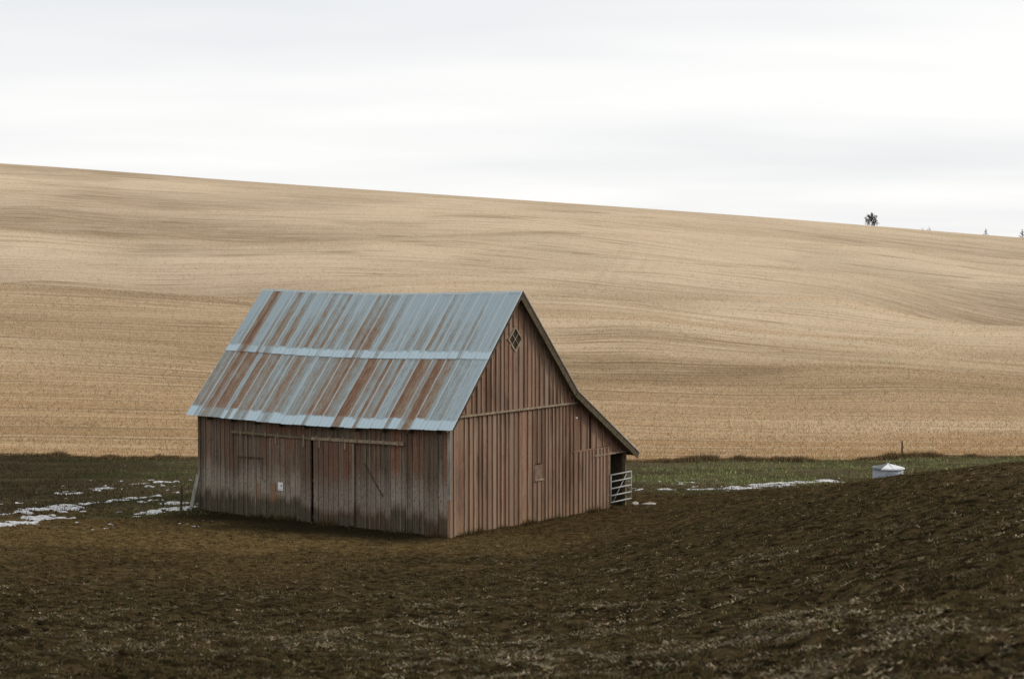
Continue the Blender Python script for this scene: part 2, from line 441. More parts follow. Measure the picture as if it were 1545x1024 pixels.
M['white_tin'] = flat('bright_galvanised_roof', (0.76, 0.79, 0.79), 0.55, 0.0, 0.18, 4)
M['shaded_tin'] = flat('shaded_lid_tin', (0.17, 0.20, 0.20), 0.8, 0, 0.3, 6)  # darker copy that paints shade on the left of the tank lid
M['grey_tin'] = flat('grey_corrugated_steel', (0.42, 0.47, 0.53), 0.6, 0.1, 0.3, 5)
M['snow'] = flat('crusted_snow', (0.62, 0.62, 0.63), 0.75, 0, 0.5, 5)
M['stone'] = flat('pale_stone', (0.50, 0.45, 0.39), 0.9, 0, 0.4, 9)
M['bark'] = flat('dark_bark', (0.045, 0.033, 0.024), 0.95, 0, 0.4, 3)
M['ground'] = mat_ground()
M['hill'] = mat_hill()
M['blade'] = tinted('dry_grass')
M['stubble'] = tinted('wheat_stubble')
M['leaf'] = tinted('tree_foliage')

# ------------------------------------------------------------------ terrain
BX, BY, BTH = -2.158, 61.089, math.radians(33.712)      # barn corner and heading
VD = np.array([math.sin(BTH), math.cos(BTH)]); UD = np.array([-math.cos(BTH), math.sin(BTH)])
BL, BW = 11.9, 12.28

KA = np.array([-0.60, -0.29, -0.14, 0.01, 0.08, 0.142, 0.213, 0.29, 0.60])
KD = np.array([0, 4, 15, 25, 35, 45, 55, 65, 75, 85, 100, 130, 170, 215, 270, 330, 390, 450, 520, 700, 1500], float)
NEAR = {   # metres above the barn's foot for the first ten knots
    -0.60: [7.75, 7.6, 5.75, 4.35, 3.0, 1.8, 0.8, 0.15, -0.3, -0.9],
    -0.29: [7.75, 7.6, 5.75, 4.30, 2.9, 1.65, 0.65, 0.05, -0.35, -0.9],
    -0.14: [7.75, 7.6, 5.75, 4.25, 2.85, 1.55, 0.5, 0.05, -0.25, -0.85],
    0.01:  [7.75, 7.6, 5.78, 4.32, 2.9, 1.55, 0.42, -0.03, -0.25, -0.85],
    0.08:  [7.75, 7.6, 5.85, 4.50, 3.25, 2.1, 1.05, 0.18, -0.22, -0.85],
    0.142: [7.75, 7.6, 5.95, 4.75, 3.70, 2.8, 1.95, 0.95, -0.12, -0.85],
    0.213: [7.75, 7.6, 6.15, 5.18, 4.38, 3.62, 2.78, 1.45, 0.10, -0.8],
    0.29:  [7.75, 7.6, 6.30, 5.60, 4.95, 4.28, 3.25, 1.65, 0.2, -0.75],
    0.60:  [7.75, 7.6, 6.6, 6.2, 5.8, 5.2, 4.2, 2.4, 0.6, -0.5]}
FAR = {    # sight-line drop (1/2662 rad) read off at the far knots
    -0.60: [680, 590, 485, 412, 380, 320, 258, 205, 215, 260, 385],
    -0.29: [690, 605, 505, 437, 405, 350, 295, 247, 258, 300, 395],
    -0.14: [695, 618, 525, 460, 420, 370, 320, 276, 287, 320, 395],
    0.01:  [697, 632, 552, 490, 436, 385, 341, 303, 312, 340, 398],
    0.08:  [696, 637, 566, 506, 450, 398, 353, 316, 326, 350, 398],
    0.142: [694, 640, 576, 520, 464, 410, 364, 328, 338, 360, 400],
    0.213: [692, 640, 582, 528, 474, 424, 378, 343, 353, 370, 400],
    0.29:  [690, 640, 585, 535, 487, 440, 395, 359, 370, 382, 400],
    0.60:  [690, 645, 600, 560, 520, 480, 440, 408, 412, 415, 405]}
ZT = np.array([NEAR[a] + [CAM_Z - d * (y - 404.8) / 2662.0 for d, y in zip(KD[10:], FAR[a])] for a in KA])

def pchip(xk, yk, x):
    """yk (n, ...) along axis 0."""
    h = np.diff(xk); dl = np.diff(yk, axis=0) / h.reshape((-1,) + (1,) * (yk.ndim - 1))
    m = np.zeros_like(yk)
    w1 = (2 * h[1:] + h[:-1]).reshape((-1,) + (1,) * (yk.ndim - 1)); w2 = (h[1:] + 2 * h[:-1]).reshape((-1,) + (1,) * (yk.ndim - 1))
    ok = dl[1:] * dl[:-1] > 0
    with np.errstate(divide='ignore', invalid='ignore'):
        hm = (w1 + w2) / (w1 / dl[:-1] + w2 / dl[1:])
    m[1:-1] = np.where(ok, hm, 0); m[0] = dl[0]; m[-1] = dl[-1]
    i = np.clip(np.searchsorted(xk, x) - 1, 0, len(xk) - 2)
    hh = h[i]; t = (x - xk[i]) / hh
    sh = (-1,) + (1,) * (yk.ndim - 1); t = t.reshape(sh); hh = hh.reshape(sh)
    return ((1 + 2 * t) * (1 - t) ** 2) * yk[i] + t * (1 - t) ** 2 * hh * m[i] + t * t * (3 - 2 * t) * yk[i + 1] + t * t * (t - 1) * hh * m[i + 1]

GD = np.arange(0, 1501, 1.0); GA = np.linspace(-0.6, 0.6, 241)
_tab = pchip(KA, ZT, GA)                 # (241, nd)
TAB = pchip(KD, _tab.T.copy(), GD)       # (1501, 241)
for _ in range(6):                       # soften the knots
    T2 = TAB.copy(); T2[1:-1] = 0.25 * TAB[:-2] + 0.5 * TAB[1:-1] + 0.25 * TAB[2:]
    T2[:, 1:-1] = 0.25 * T2[:, :-2] + 0.5 * T2[:, 1:-1] + 0.25 * T2[:, 2:]; TAB = T2

def base_height(x, y):
    d = np.clip(y, 0, 1499.0); a = np.clip(x / np.maximum(y, 4.0), -0.5999, 0.5999)
    i = d.astype(int); fi = d - i
    q = (a + 0.6) / 0.005; k = q.astype(int); fk = q - k
    return (TAB[i, k] * (1 - fk) + TAB[i, k + 1] * fk) * (1 - fi) + (TAB[i + 1, k] * (1 - fk) + TAB[i + 1, k + 1] * fk) * fi

def folds(x, y): return fbm(x / 80 + 3.3 - y / 160, y / 48 + 1.7, 2, 0.35)

def folds2(x, y): return fbm(x / 30 + 1.3 - y / 90, y / 21 + 4.7 + x / 120, 2, 0.4)

def height(x, y, detail=False):
    x = np.asarray(x, float); y = np.asarray(y, float)
    z = base_height(x, y)
    a = x / np.maximum(y, 4.0)
    # barn yard: level ground round the building
    px = (x - BX) * VD[0] + (y - BY) * VD[1]; py = (x - BX) * UD[0] + (y - BY) * UD[1]
    ex = np.maximum(np.maximum(-px, px - BW), 0); ey = np.maximum(np.maximum(-py, py - BL), 0)
    dist = np.hypot(ex, ey)
    yard = -0.02 - 0.018 * np.clip(px, -2, 14) + 0.006 * np.clip(py, 0, 12)
    k = sstep(6.5, 0.3, dist)
    z = z * (1 - k) + yard * k
    # folds of the hill
    hk = sstep(115, 210, y) * sstep(445, 380, y)
    lm = sstep(-0.10, -0.22, a)
    line = 213 + 60 * np.maximum(a + 0.29, -0.2) * 1.0
    z = z + lm * (1.3 * np.exp(-((y - line) / 16) ** 2) - 1.9 * np.exp(-((y - line - 42) / 24) ** 2)) * sstep(120, 180, y)
    rm = sstep(0.17, 0.27, a)
    z = z - rm * 4.5 * np.exp(-((y - 285 - 100 * (a - 0.29)) / 30) ** 2)
    z = z + sstep(0.0, 0.08, a) * sstep(0.32, 0.2, a) * 1.5 * np.exp(-((y - 195 + 150 * (a - 0.1)) / 22) ** 2)
    z = z + hk * (7.5 * (folds(x, y) - 0.5) + 2.6 * (folds2(x, y) - 0.5))
    if detail:
        fk_ = sstep(95, 60, y)
        z = z + (0.22 * (fbm(x / 3.2, y / 3.2, 3) - 0.5)) * sstep(100, 80, y) * (1 - 0.75 * k)
        z = z + (0.24 * (fbm(x / 0.55 + 5, y / 0.55, 3, 0.6) - 0.5) + 0.07 * (vnoise((8 * x - 4.6 * y) / 9.2 / 0.42, (4.6 * x + 8 * y) / 9.2 / 5) - 0.5) * sstep(56, 44, y)) * fk_ * (1 - 0.6 * k)
    return z

def row_coord(x, y):
    return y + 0.08 * x + 7 * fbm(x / 70, y / 90, 2) + 0.0012 * (x - 10) ** 2 + (16 * (folds(x, y) - 0.5) + 5 * (folds2(x, y) - 0.5)) * sstep(105, 180, y)

# boundaries in plan (functions of the bearing a)
def Y1(a):   # ploughed ground / grass
    return 66.5 + 14 * np.clip(a + 0.29, 0, 0.6) / 0.36 * 0.75 + 1.6 * np.sin(a * 40)
def Y2(a):   # grass / stubble
    return 100 + 1.0 * np.sin(a * 23 + 1) + 0.8 * np.sin(a * 61)

def cols(n):
    inner = np.linspace(-0.36, 0.36, n)
    outer = 0.36 + (np.linspace(0, 1, 26)[1:] ** 1.6) * 3.2
    return np.concatenate([-outer[::-1], inner, outer])
OFF = 25.0
def bearing(x, y): return x / np.maximum(y, 4.0)

def grid(name, rows_fn, ncol, nrow, mat, extra_fn, detail):
    A = cols(ncol)
    t = np.linspace(0, 1, nrow)
    AA, TT = np.meshgrid(A, t)
    Y = rows_fn(AA, TT)
    X = AA * (Y + OFF)
    Z = height(X, Y, detail)
    V = np.stack([X, Y, Z], -1).reshape(-1, 3)
    nc = len(A)
    idx = np.arange(nrow * nc).reshape(nrow, nc)
    F = np.stack([idx[:-1, :-1], idx[:-1, 1:], idx[1:, 1:], idx[1:, :-1]], -1).reshape(-1, 4)
    me = np_mesh(name, V, F, None, True, extra_fn(V[:, 0], V[:, 1]))
    o = link_mesh(name, me, mat)
    return tag(o, kind='structure')

def clampA(A): return np.clip(A * 1.3, -0.36, 0.36)
def Y1g(A): return Y1(clampA(A))
def Y2g(A): return Y2(clampA(A))

def ground_attrs(x, y):
    a = bearing(x, y); ac = np.clip(a, -0.36, 0.36)
    n = fbm(x / 3.0, y / 2.0, 3)
    n2 = fbm(x / 9 + 4, y / 6, 3)
    g = sstep(-4.5, 2.5, y - Y1(ac) + 8 * (n - 0.5))
    # brown turf in front of the doors, darker plough-land nearer
    wm = sstep(53.0, 56.5, y + 2.0 * (n - 0.5) * 2 + 3.0 * np.clip(-a, 0, 0.3)) * sstep(0.14, -0.10, a + 0.2 * (n2 - 0.5)) * 0.85
    wm = np.maximum(wm, 0.35 * sstep(30, 50, y) * sstep(0.35, 0.65, n2))
    px = (x - BX) * VD[0] + (y - BY) * VD[1]; py = (x - BX) * UD[0] + (y - BY) * UD[1]
    mud_shade = sstep(-4.2, -1.0, px + 2.4 * (n - 0.5)) * sstep(1.0, 0.0, px) * sstep(-0.6, 1.0, py) * sstep(13.0, 11.0, py)  # wet ground and the barn's shadow band, painted as one dark tone
    leftdamp = sstep(-0.14, -0.26, a) * sstep(66, 74, y) * 0.55
    return {'green': g, 'warm': wm * (1 - mud_shade), 'mud_shade': np.maximum(mud_shade, leftdamp)}

# slope shade (dark spots) and slope light (pale spots) painted into the hill's colour: (x, y, rx, ry, amount)
def hill_spot(px, d): return ((px - 772.5) / 2662.0 * d, d)
SHADE_SPOTS = [(40, 340, 60, 30, 1.0), (250, 335, 50, 26, 0.95), (430, 330, 40, 22, 0.85), (620, 335, 40, 16, 0.5),
        (250, 208, 22, 7, 0.9), (60, 190, 30, 16, 0.25), (930, 170, 24, 14, 0.45), (1520, 298, 26, 20, 1.0), (1430, 290, 26, 13, 0.6),
        (1180, 205, 30, 10, 0.25), (1300, 400, 60, 14, 0.45), (950, 260, 30, 14, 0.3), (1500, 165, 16, 9, 0.35), (150, 112, 14, 5, 0.3), (1250, 160, 26, 12, 0.3)]
LIT_SPOTS = [(60, 255, 60, 14, 0.9), (300, 250, 60, 16, 0.7), (200, 420, 90, 18, 0.7), (880, 205, 34, 8, 0.9), (1080, 190, 30, 7, 0.9),
        (700, 390, 120, 30, 0.5), (1000, 330, 60, 24, 0.6), (1300, 330, 60, 14, 0.5), (1350, 130, 30, 8, 0.5), (1450, 230, 30, 10, 0.6), (1150, 260, 40, 16, 0.5)]
def spots(lst, x, y):
    s = np.zeros_like(x)
    wob = 14 * (fbm(x / 26, y / 26, 3) - 0.5)
    for px, d, rx, ry, amt in lst:
        cx, cy = hill_spot(px, d)
        s = np.maximum(s, amt * np.exp(-((x - cx) / rx) ** 2 - ((y + wob - cy - 0.05 * (x - cx)) / ry) ** 2))
    return s
def hill_attrs(x, y):  # shaded and lit folds painted as dark and pale stubble, plus wheel tracks
    tracks = np.zeros_like(x)
    for o_ in (0, 2.2, 5.5, 8.0, 11.5):
        tracks = np.maximum(tracks, np.exp(-((x - 10.5 - o_ - (y - 262) * 0.15) / 0.5) ** 2) * sstep(268 + 3 * o_, 280 + 3 * o_, y) * sstep(345, 318 - 2 * o_, y))
    f = folds(x, y); f2 = folds2(x, y); hk = sstep(120, 200, y)
    return {'damp_shade': np.clip(spots(SHADE_SPOTS, x, y) + 0.30 * sstep(0.52, 0.68, fbm(x / 45 + 7, y / 20 + 2, 3)) + 0.5 * hk * sstep(0.50, 0.30, f) + 0.35 * hk * sstep(0.48, 0.26, f2) + 0.22 * tracks, 0, 1),
            'pale': np.clip(spots(LIT_SPOTS, x, y) + 0.7 * hk * sstep(0.52, 0.70, f) + 0.5 * hk * sstep(0.54, 0.76, f2), 0, 1), 'row': row_coord(x, y)}

# near ground: fine rows where the camera sees them
def rows_field(A, t):
    y1 = Y1g(A)
    return np.where(t < 0.06, -30 + (7 + 30) * t / 0.06, 7 + (y1 - 7) * ((t - 0.06) / 0.94) ** 1.12)
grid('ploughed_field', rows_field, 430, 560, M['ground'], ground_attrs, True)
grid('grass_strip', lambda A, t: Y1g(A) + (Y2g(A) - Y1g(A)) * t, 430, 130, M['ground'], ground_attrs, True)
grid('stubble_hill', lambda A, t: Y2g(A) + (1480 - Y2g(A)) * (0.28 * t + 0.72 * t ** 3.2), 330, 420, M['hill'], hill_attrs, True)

# ------------------------------------------------------------------ loose ground cover (stuff)
def blades(name, P, h, w, lean, col, mat, label, cat):
    n = len(P)
    th = RNG.random(n) * 2 * np.pi; ph = RNG.random(n) * 2 * np.pi
    dx = np.stack([np.cos(th), np.sin(th), np.zeros(n)], -1) * (w / 2)[:, None]
    tip = np.stack([np.cos(ph) * lean, np.sin(ph) * lean, np.sqrt(np.maximum(1 - lean ** 2, 0.01))], -1) * h[:, None]
    V = np.empty((n, 3, 3)); V[:, 0] = P - dx; V[:, 1] = P + dx; V[:, 2] = P + tip
    F = np.arange(3 * n).reshape(n, 3)
    C = np.repeat(col, 3, axis=0)
    o = link_mesh(name, np_mesh(name, V.reshape(-1, 3), F, C), mat)
    return tag(o, label, cat, kind='stuff')

def scatter(n, d0, d1, power=1.0, amax=0.335):
    """bearing even, distance density ~ 1/d^power"""
    u = RNG.random(n)
    if power == 1.0: d = d0 * (d1 / d0) ** u
    else:
        q = 1 - power; d = (d0 ** q + (d1 ** q - d0 ** q) * u) ** (1 / q)
    a = RNG.uniform(-amax, amax, n)
    return a * d, d

def vary(base, n, s=0.25, hue=0.08):
    k = np.exp(RNG.normal(0, s, n))[:, None]
    return np.clip(np.array(base)[None] * k * (1 + RNG.normal(0, hue, (n, 3))), 0.002, 0.9)

def in_barn(x, y, m=0.05):
    px = (x - BX) * VD[0] + (y - BY) * VD[1]; py = (x - BX) * UD[0] + (y - BY) * UD[1]
    return (px > -m) & (px < BW + m) & (py > -m) & (py < BL + m)

# short dead turf over the field
x, y = scatter(95000, 8.5, 86, 0.55)
keep = (~in_barn(x, y)) & (RNG.random(len(x)) < 0.30 + 0.70 * sstep(0.38, 0.60, fbm(x / 0.8, y / 0.8, 3))) & (y < Y1(x / y) + 3)
x, y = x[keep], y[keep]; at = ground_attrs(x, y)
keep = RNG.random(len(x)) > 0.6 * at['mud_shade']
x, y = x[keep], y[keep]; at = {k: v[keep] for k, v in at.items()}; nt = len(x)
big = sstep(0.35, 0.65, fbm(x / 6 + 3, y / 5 + 8, 3))[:, None]
tc_ = vary((0.052, 0.039, 0.0185), nt, 0.65, 0.07) * (1 - 0.6 * big) + vary((0.095, 0.072, 0.035), nt, 0.65, 0.07) * 0.6 * big
tc_ = tc_ * (1 - at['warm'][:, None]) + vary((0.160, 0.107, 0.046), nt, 0.5, 0.06) * at['warm'][:, None]
u_ = RNG.random(nt)[:, None]
tc_ = np.where(u_ < 0.13, vary((0.060, 0.058, 0.022), nt, 0.35), tc_)
tc_ = np.where(u_ > 0.90, vary((0.195, 0.152, 0.088), nt, 0.35), tc_)
tc_ = np.where((u_ > 0.60) & (u_ < 0.68), vary((0.018, 0.014, 0.008), nt, 0.3), tc_)
tc_ = tc_ * (1 - 0.55 * at['mud_shade'])[:, None]
kk = RNG.integers(4, 11, nt); ci = np.repeat(np.arange(nt), kk); n = len(ci)
tr0 = RNG.uniform(0.015, 0.06, nt)[ci] * (0.8 + y[ci] / 90)
X = x[ci] + RNG.normal(0, 1, n) * tr0; Y = y[ci] + RNG.normal(0, 1, n) * tr0
Z = height(X, Y, True) - 0.01
c = np.clip(tc_[ci] * np.exp(RNG.normal(0, 0.28, n))[:, None], 0.002, 0.5)
blades('dead_turf', np.stack([X, Y, Z], -1), RNG.uniform(0.02, 0.075, n) * (0.8 + Y / 120), RNG.uniform(0.007, 0.020, n) * (0.7 + Y / 55), RNG.uniform(0.35, 0.98, n), c,
       M['blade'], 'short dead brown turf and stubble over the dark field', 'turf')

# pale flattened straw lying in wisps on the clods
nc_ = 14000
x, y = scatter(nc_, 8.5, 62, 0.7)
a = x / y
dens = 0.14 + 0.75 * sstep(0.46, 0.68, fbm(x / 2.5 + 2, y / 4 + 3, 3))
rowd = vnoise((8 * x - 4.6 * y) / 9.2 / 0.5, (4.6 * x + 8 * y) / 9.2 / 6)
keep = RNG.random(nc_) < dens * (0.3 + 1.1 * sstep(0.45, 0.7, rowd)) * (0.45 + 0.55 * sstep(48, 22, y)) * np.where(a < -0.05, 0.06 + 0.94 * sstep(46, 34, y), 1.0)
cx, cy = x[keep], y[keep]
k = RNG.integers(4, 18, len(cx)); ci = np.repeat(np.arange(len(cx)), k); n = len(ci)
sx = np.exp(RNG.normal(-2.95, 0.6, len(cx))); sy = sx * RNG.uniform(0.3, 0.8, len(cx)); tilt = RNG.normal(0.25, 0.4, len(cx))
gx, gy = RNG.normal(0, 1, n) * sx[ci], RNG.normal(0, 1, n) * sy[ci]
X = cx[ci] + gx * np.cos(tilt[ci]) - gy * np.sin(tilt[ci]); Y = cy[ci] + gx * np.sin(tilt[ci]) + gy * np.cos(tilt[ci])
tone = RNG.choice([0.4, 0.55, 0.8, 1.1, 1.5], len(cx))[ci][:, None]
Z = height(X, Y, True) + RNG.uniform(0.005, 0.035, n)
blades('loose_straw', np.stack([X, Y, Z], -1), RNG.uniform(0.02, 0.06, n), RNG.uniform(0.014, 0.034, n), RNG.uniform(0.8, 0.995, n),
       vary((0.235, 0.195, 0.130), n, 0.3, 0.05) * tone, M['blade'], 'pale flattened straw wisps scattered over the dark field', 'straw')

# clods
def clod_mesh(name, x, y, s, col, mat, label, cat, flat_=0.6):
    n = len(x)
    base = np.array([(1, 0, 0), (-1, 0, 0), (0, 1, 0), (0, -1, 0), (0, 0, 1), (0.6, 0.6, 0.55), (-0.6, 0.5, 0.6), (-0.5, -0.6, 0.55), (0.55, -0.6, 0.6)], float)
    tri = np.array([(0, 2, 5), (0, 5, 8), (0, 8, 3), (2, 1, 6), (2, 6, 5), (1, 3, 7), (1, 7, 6), (3, 8, 7), (4, 5, 6), (4, 6, 7), (4, 7, 8), (4, 8, 5)])
    V = base[None] * (1 + RNG.normal(0, 0.22, (n, 9, 3)))
    th = RNG.random(n) * 6.283; c_, s_ = np.cos(th)[:, None], np.sin(th)[:, None]
    vx = V[..., 0] * c_ - V[..., 1] * s_; vy = V[..., 0] * s_ + V[..., 1] * c_
    P = np.stack([x[:, None] + vx * s[:, None], y[:, None] + vy * s[:, None], (height(x, y, True) - 0.25 * s)[:, None] + V[..., 2] * s[:, None] * flat_], -1)
    F = (tri[None] + (np.arange(n) * 9)[:, None, None]).reshape(-1, 3)
    o = link_mesh(name, np_mesh(name, P.reshape(-1, 3), F, np.repeat(col, 9, axis=0)), mat)
    return tag(o, label, cat, kind='stuff')
x, y = scatter(36000, 8.5, 70, 0.8)
keep = ~in_barn(x, y, 0.3) & (RNG.random(len(x)) < 0.25 + sstep(0.4, 0.6, fbm(x / 1.3, y / 1.3, 2)))
x, y = x[keep], y[keep]; n = len(x)
clod_mesh('soil_clods', x, y, np.minimum(np.exp(RNG.normal(math.log(0.028), 0.45, n)), 0.07), vary((0.042, 0.033, 0.017), n, 0.4, 0.05), M['blade'], 'crumbly dark soil clods over the field', 'soil')

# green strip
x, y = scatter(200000, 62, 101, 0.5)
a = x / y
at = ground_attrs(x, y)
keep = (RNG.random(len(x)) < (0.15 + 0.85 * at['green']) * (0.25 + 0.9 * sstep(0.4, 0.62, fbm(x / 1.1, y / 1.4, 3)))) & ~in_barn(x, y) & (y > Y1(a) - 3)
x, y, a = x[keep], y[keep], a[keep]; at = {k: v[keep] for k, v in at.items()}; n = len(x)
gmix = sstep(0.44, 0.66, fbm(x / 4 + 9, y / 3.0, 3) + 0.22 * sstep(0.04, 0.12, a) * sstep(78, 84, y) - 0.10 * sstep(-0.19, -0.28, a) + 0.08 * sstep(-0.26, -0.20, a) * sstep(-0.10, -0.17, a) - 0.08 * sstep(84, 76, y))[:, None]
c = vary((0.115, 0.090, 0.052), n, 0.5) * (1 - gmix) + (vary((0.092, 0.098, 0.042), n, 0.5) * (1 + 0.9 * sstep(0.02, 0.10, a) * sstep(74, 82, y))[:, None]) * gmix
c *= (1 - 0.5 * sstep(-0.17, -0.27, a))[:, None]
blades('pasture_grass', np.stack([x, y, height(x, y, True) - 0.02], -1), RNG.uniform(0.05, 0.20, n), RNG.uniform(0.02, 0.055, n), RNG.uniform(0.1, 0.8, n), c,
       M['blade'], 'patchy green and dead grass in the strip below the stubble hill', 'grass')

# weeds along the field edge
x = RNG.uniform(-37, 37, 90000); a = x / 100.0
dd = RNG.normal(0, 1, len(x))
y = Y2(a) - 0.15 + dd * 0.55
cl = fbm(x / 1.9 + 3, x * 0 + 2, 4, 0.6)
keep = RNG.random(len(x)) < 0.42 + 0.58 * sstep(0.36, 0.62, cl)
x, y, cl = x[keep], y[keep], cl[keep]; n = len(x)
hh = RNG.uniform(0.08, 0.34, n) * (0.55 + 1.15 * sstep(0.42, 0.75, cl)) * np.exp(-0.25 * dd[keep] ** 2)
c = vary((0.105, 0.068, 0.034), n, 0.45)
gm = (RNG.random(n) < 0.25)[:, None]; c = np.where(gm, vary((0.05, 0.05, 0.02), n, 0.3), c)
gm = (RNG.random(n) < 0.20)[:, None]; c = np.where(gm, vary((0.30, 0.21, 0.12), n, 0.3), c)
blades('edge_weeds', np.stack([x, y, height(x, y, True) - 0.03], -1), hh, RNG.uniform(0.02, 0.05, n), RNG.uniform(0.1, 0.75, n), c,
       M['blade'], 'tall dark dead weeds along the foot of the stubble hill', 'weeds')

# dead weeds at the foot of the barn walls
n0 = 5200
side = RNG.random(n0) < 0.5
al = RNG.random(n0); ofs = np.abs(RNG.normal(0, 0.16, n0)) + 0.09
lx = np.where(side, -ofs, al * 10.9); ly = np.where(side, al * BL, -ofs)
x = BX + VD[0] * lx + UD[0] * ly; y = BY + VD[1] * lx + UD[1] * ly
cl = fbm(al * 22 + side * 9, al * 0 + 3, 3, 0.6)
keep = RNG.random(n0) < sstep(0.40, 0.68, cl) + 0.05
x, y, cl = x[keep], y[keep], cl[keep]; n = len(x)
c = vary((0.10, 0.072, 0.036), n, 0.5)
gm = (RNG.random(n) < 0.3)[:, None]; c = np.where(gm, vary((0.055, 0.052, 0.022), n, 0.3), c)
blades('wall_weeds', np.stack([x, y, height(x, y, True) - 0.02], -1), RNG.uniform(0.06, 0.24, n) * (0.5 + sstep(0.45, 0.7, cl)), RNG.uniform(0.012, 0.03, n), RNG.uniform(0.1, 0.8, n), c,
       M['blade'], 'sparse dead weeds at the foot of the barn walls', 'weeds')

# wheat stubble
x, y = scatter(640000, 99, 440, 1.2, 0.34)
a = x / y
w = row_coord(x, y)
tr = vnoise(x / 42 + 4, w / 1.7) * 0.6 + vnoise(x / 12 + 40, w / 0.8) * 0.4
tk = np.abs(np.mod((w + 2.0 * vnoise(x / 16, w / 10)) / 5.6, 1.0) - 0.5)
tr = tr - 0.30 * sstep(0.10, 0.03, tk) * sstep(0.3, 0.6, vnoise(x / 20 + 7, w / 6))
keep = (y > Y2(a) - 0.2) & (RNG.random(len(x)) < 0.22 + 0.85 * sstep(0.32, 0.52, tr))
x, y, w, tr = x[keep], y[keep], w[keep], tr[keep]; n = len(x)
ha = hill_attrs(x, y)
c = vary((0.43, 0.312, 0.192), n, 0.24, 0.05)
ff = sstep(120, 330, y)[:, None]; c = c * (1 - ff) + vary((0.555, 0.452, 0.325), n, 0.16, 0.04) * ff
c = c * (1 - 0.6 * ha['damp_shade'][:, None]) + np.array((0.225, 0.165, 0.09)) * 0.6 * ha['damp_shade'][:, None]
c = c * (1 + 0.22 * ha['pale'][:, None])
c *= (0.70 + 0.42 * sstep(0.35, 0.6, tr))[:, None]
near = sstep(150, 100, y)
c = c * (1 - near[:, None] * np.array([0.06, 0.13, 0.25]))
dm = (RNG.random(n) < 0.10 * (1 - ff[:, 0]))[:, None]; c = np.where(dm, vary((0.24, 0.165, 0.095), n, 0.3), c)
sc_f = np.clip(y / 130.0, 0.7, 2.2)
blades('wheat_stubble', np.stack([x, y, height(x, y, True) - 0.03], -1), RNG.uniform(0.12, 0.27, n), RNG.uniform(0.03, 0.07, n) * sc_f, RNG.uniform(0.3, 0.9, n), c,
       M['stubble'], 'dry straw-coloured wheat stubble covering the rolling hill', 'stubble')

# snow remnants, thin crusts in the wet hollow
def gpt(px, py, zg=0.0):   # a place on the low ground, from a sight line at level zg
    t_ = (px - 772.5) / 2662.2; pit = math.radians(2.306)
    s_ = (512 - py) / 2662.2
    r_ = Vector((t_, math.cos(pit) + s_ * math.sin(pit), -math.sin(pit) + s_ * math.cos(pit)))
    k_ = (zg - CAM_Z) / r_.z
    for _ in range(25):
        hx = float(height(np.array([r_.x * k_]), np.array([r_.y * k_]), False)[0])
        k_ = 0.5 * k_ + 0.5 * (hx - CAM_Z) / r_.z
    return r_.x * k_, r_.y * k_

def snow(lines, label):
    seg = []
    for (ax, ay, bx, by, wid, amt) in lines:
        seg.append((np.array(gpt(ax, ay)), np.array(gpt(bx, by)), wid, amt))
    x0 = min(min(p[0], q[0]) for p, q, _, _ in seg) - 1.5; x1 = max(max(p[0], q[0]) for p, q, _, _ in seg) + 1.5
    y0 = min(min(p[1], q[1]) for p, q, _, _ in seg) - 2; y1 = max(max(p[1], q[1]) for p, q, _, _ in seg) + 2
    gx, gy = np.arange(x0, x1, 0.04), np.arange(y0, y1, 0.075)
    X, Y = np.meshgrid(gx, gy)
    v = np.zeros_like(X)
    for p, q, wid, amt in seg:
        d = q - p; L2 = d @ d
        t = np.clip(((X - p[0]) * d[0] + (Y - p[1]) * d[1]) / L2, 0, 1)
        dist2 = (X - p[0] - t * d[0]) ** 2 * 0.5 + (Y - p[1] - t * d[1]) ** 2
        v = np.maximum(v, amt * np.exp(-dist2 / wid ** 2))
    n = fbm(X / 0.75 + 3, Y / 0.55 + X / 3 + 5, 4, 0.68)
    v = v + 2.0 * (n - 0.5) - 0.36
    v = np.where(in_barn(X, Y, 0.4), -1, v)
    Z = height(X, Y, True) - 0.03 + np.clip(v, -0.1, 0.35) * 0.22 + 0.03 * (fbm(X / 0.3, Y / 0.3, 2) - 0.5)
    idx = np.arange(X.size).reshape(X.shape)
    keep = (v[:-1, :-1] > 0) & (v[1:, :-1] > -0.05) & (v[:-1, 1:] > -0.05) & (v[1:, 1:] > -0.05)
    F = np.stack([idx[:-1, :-1], idx[:-1, 1:], idx[1:, 1:], idx[1:, :-1]], -1)[keep]
    used, inv = np.unique(F, return_inverse=True)
    V = np.stack([X, Y, Z], -1).reshape(-1, 3)[used]
    o = link_mesh('snow', np_mesh('snow', V, inv.reshape(-1, 4), None, True), M['snow'])
    return tag(o, label, 'snow', kind='stuff')

snow([(0, 793, 50, 787, 0.55, 0.75), (50, 787, 80, 779, 0.45, 0.65), (0, 777, 60, 774, 0.6, 0.52), (50, 770, 100, 767, 0.55, 0.80), (100, 763, 185, 755, 0.5, 0.72),
      (225, 772, 292, 766, 0.55, 0.82), (230, 756, 280, 760, 0.5, 0.50), (95, 746, 125, 745, 0.3, 0.70), (125, 742, 168, 736, 0.4, 0.52), (195, 730, 285, 727, 0.35, 0.45), (190, 752, 230, 750, 0.35, 0.5)],
     'thin white snow remnants in the wet hollow left of the barn')
snow([(1105, 735, 1180, 731, 0.5, 0.72), (1150, 730, 1250, 724, 0.5, 0.75), (1098, 737, 1140, 735, 0.25, 0.8), (955, 739, 1085, 736, 0.35, 0.52), (960, 726, 1060, 726, 0.5, 0.36)],
     'thin white snow remnants in the grass right of the barn')

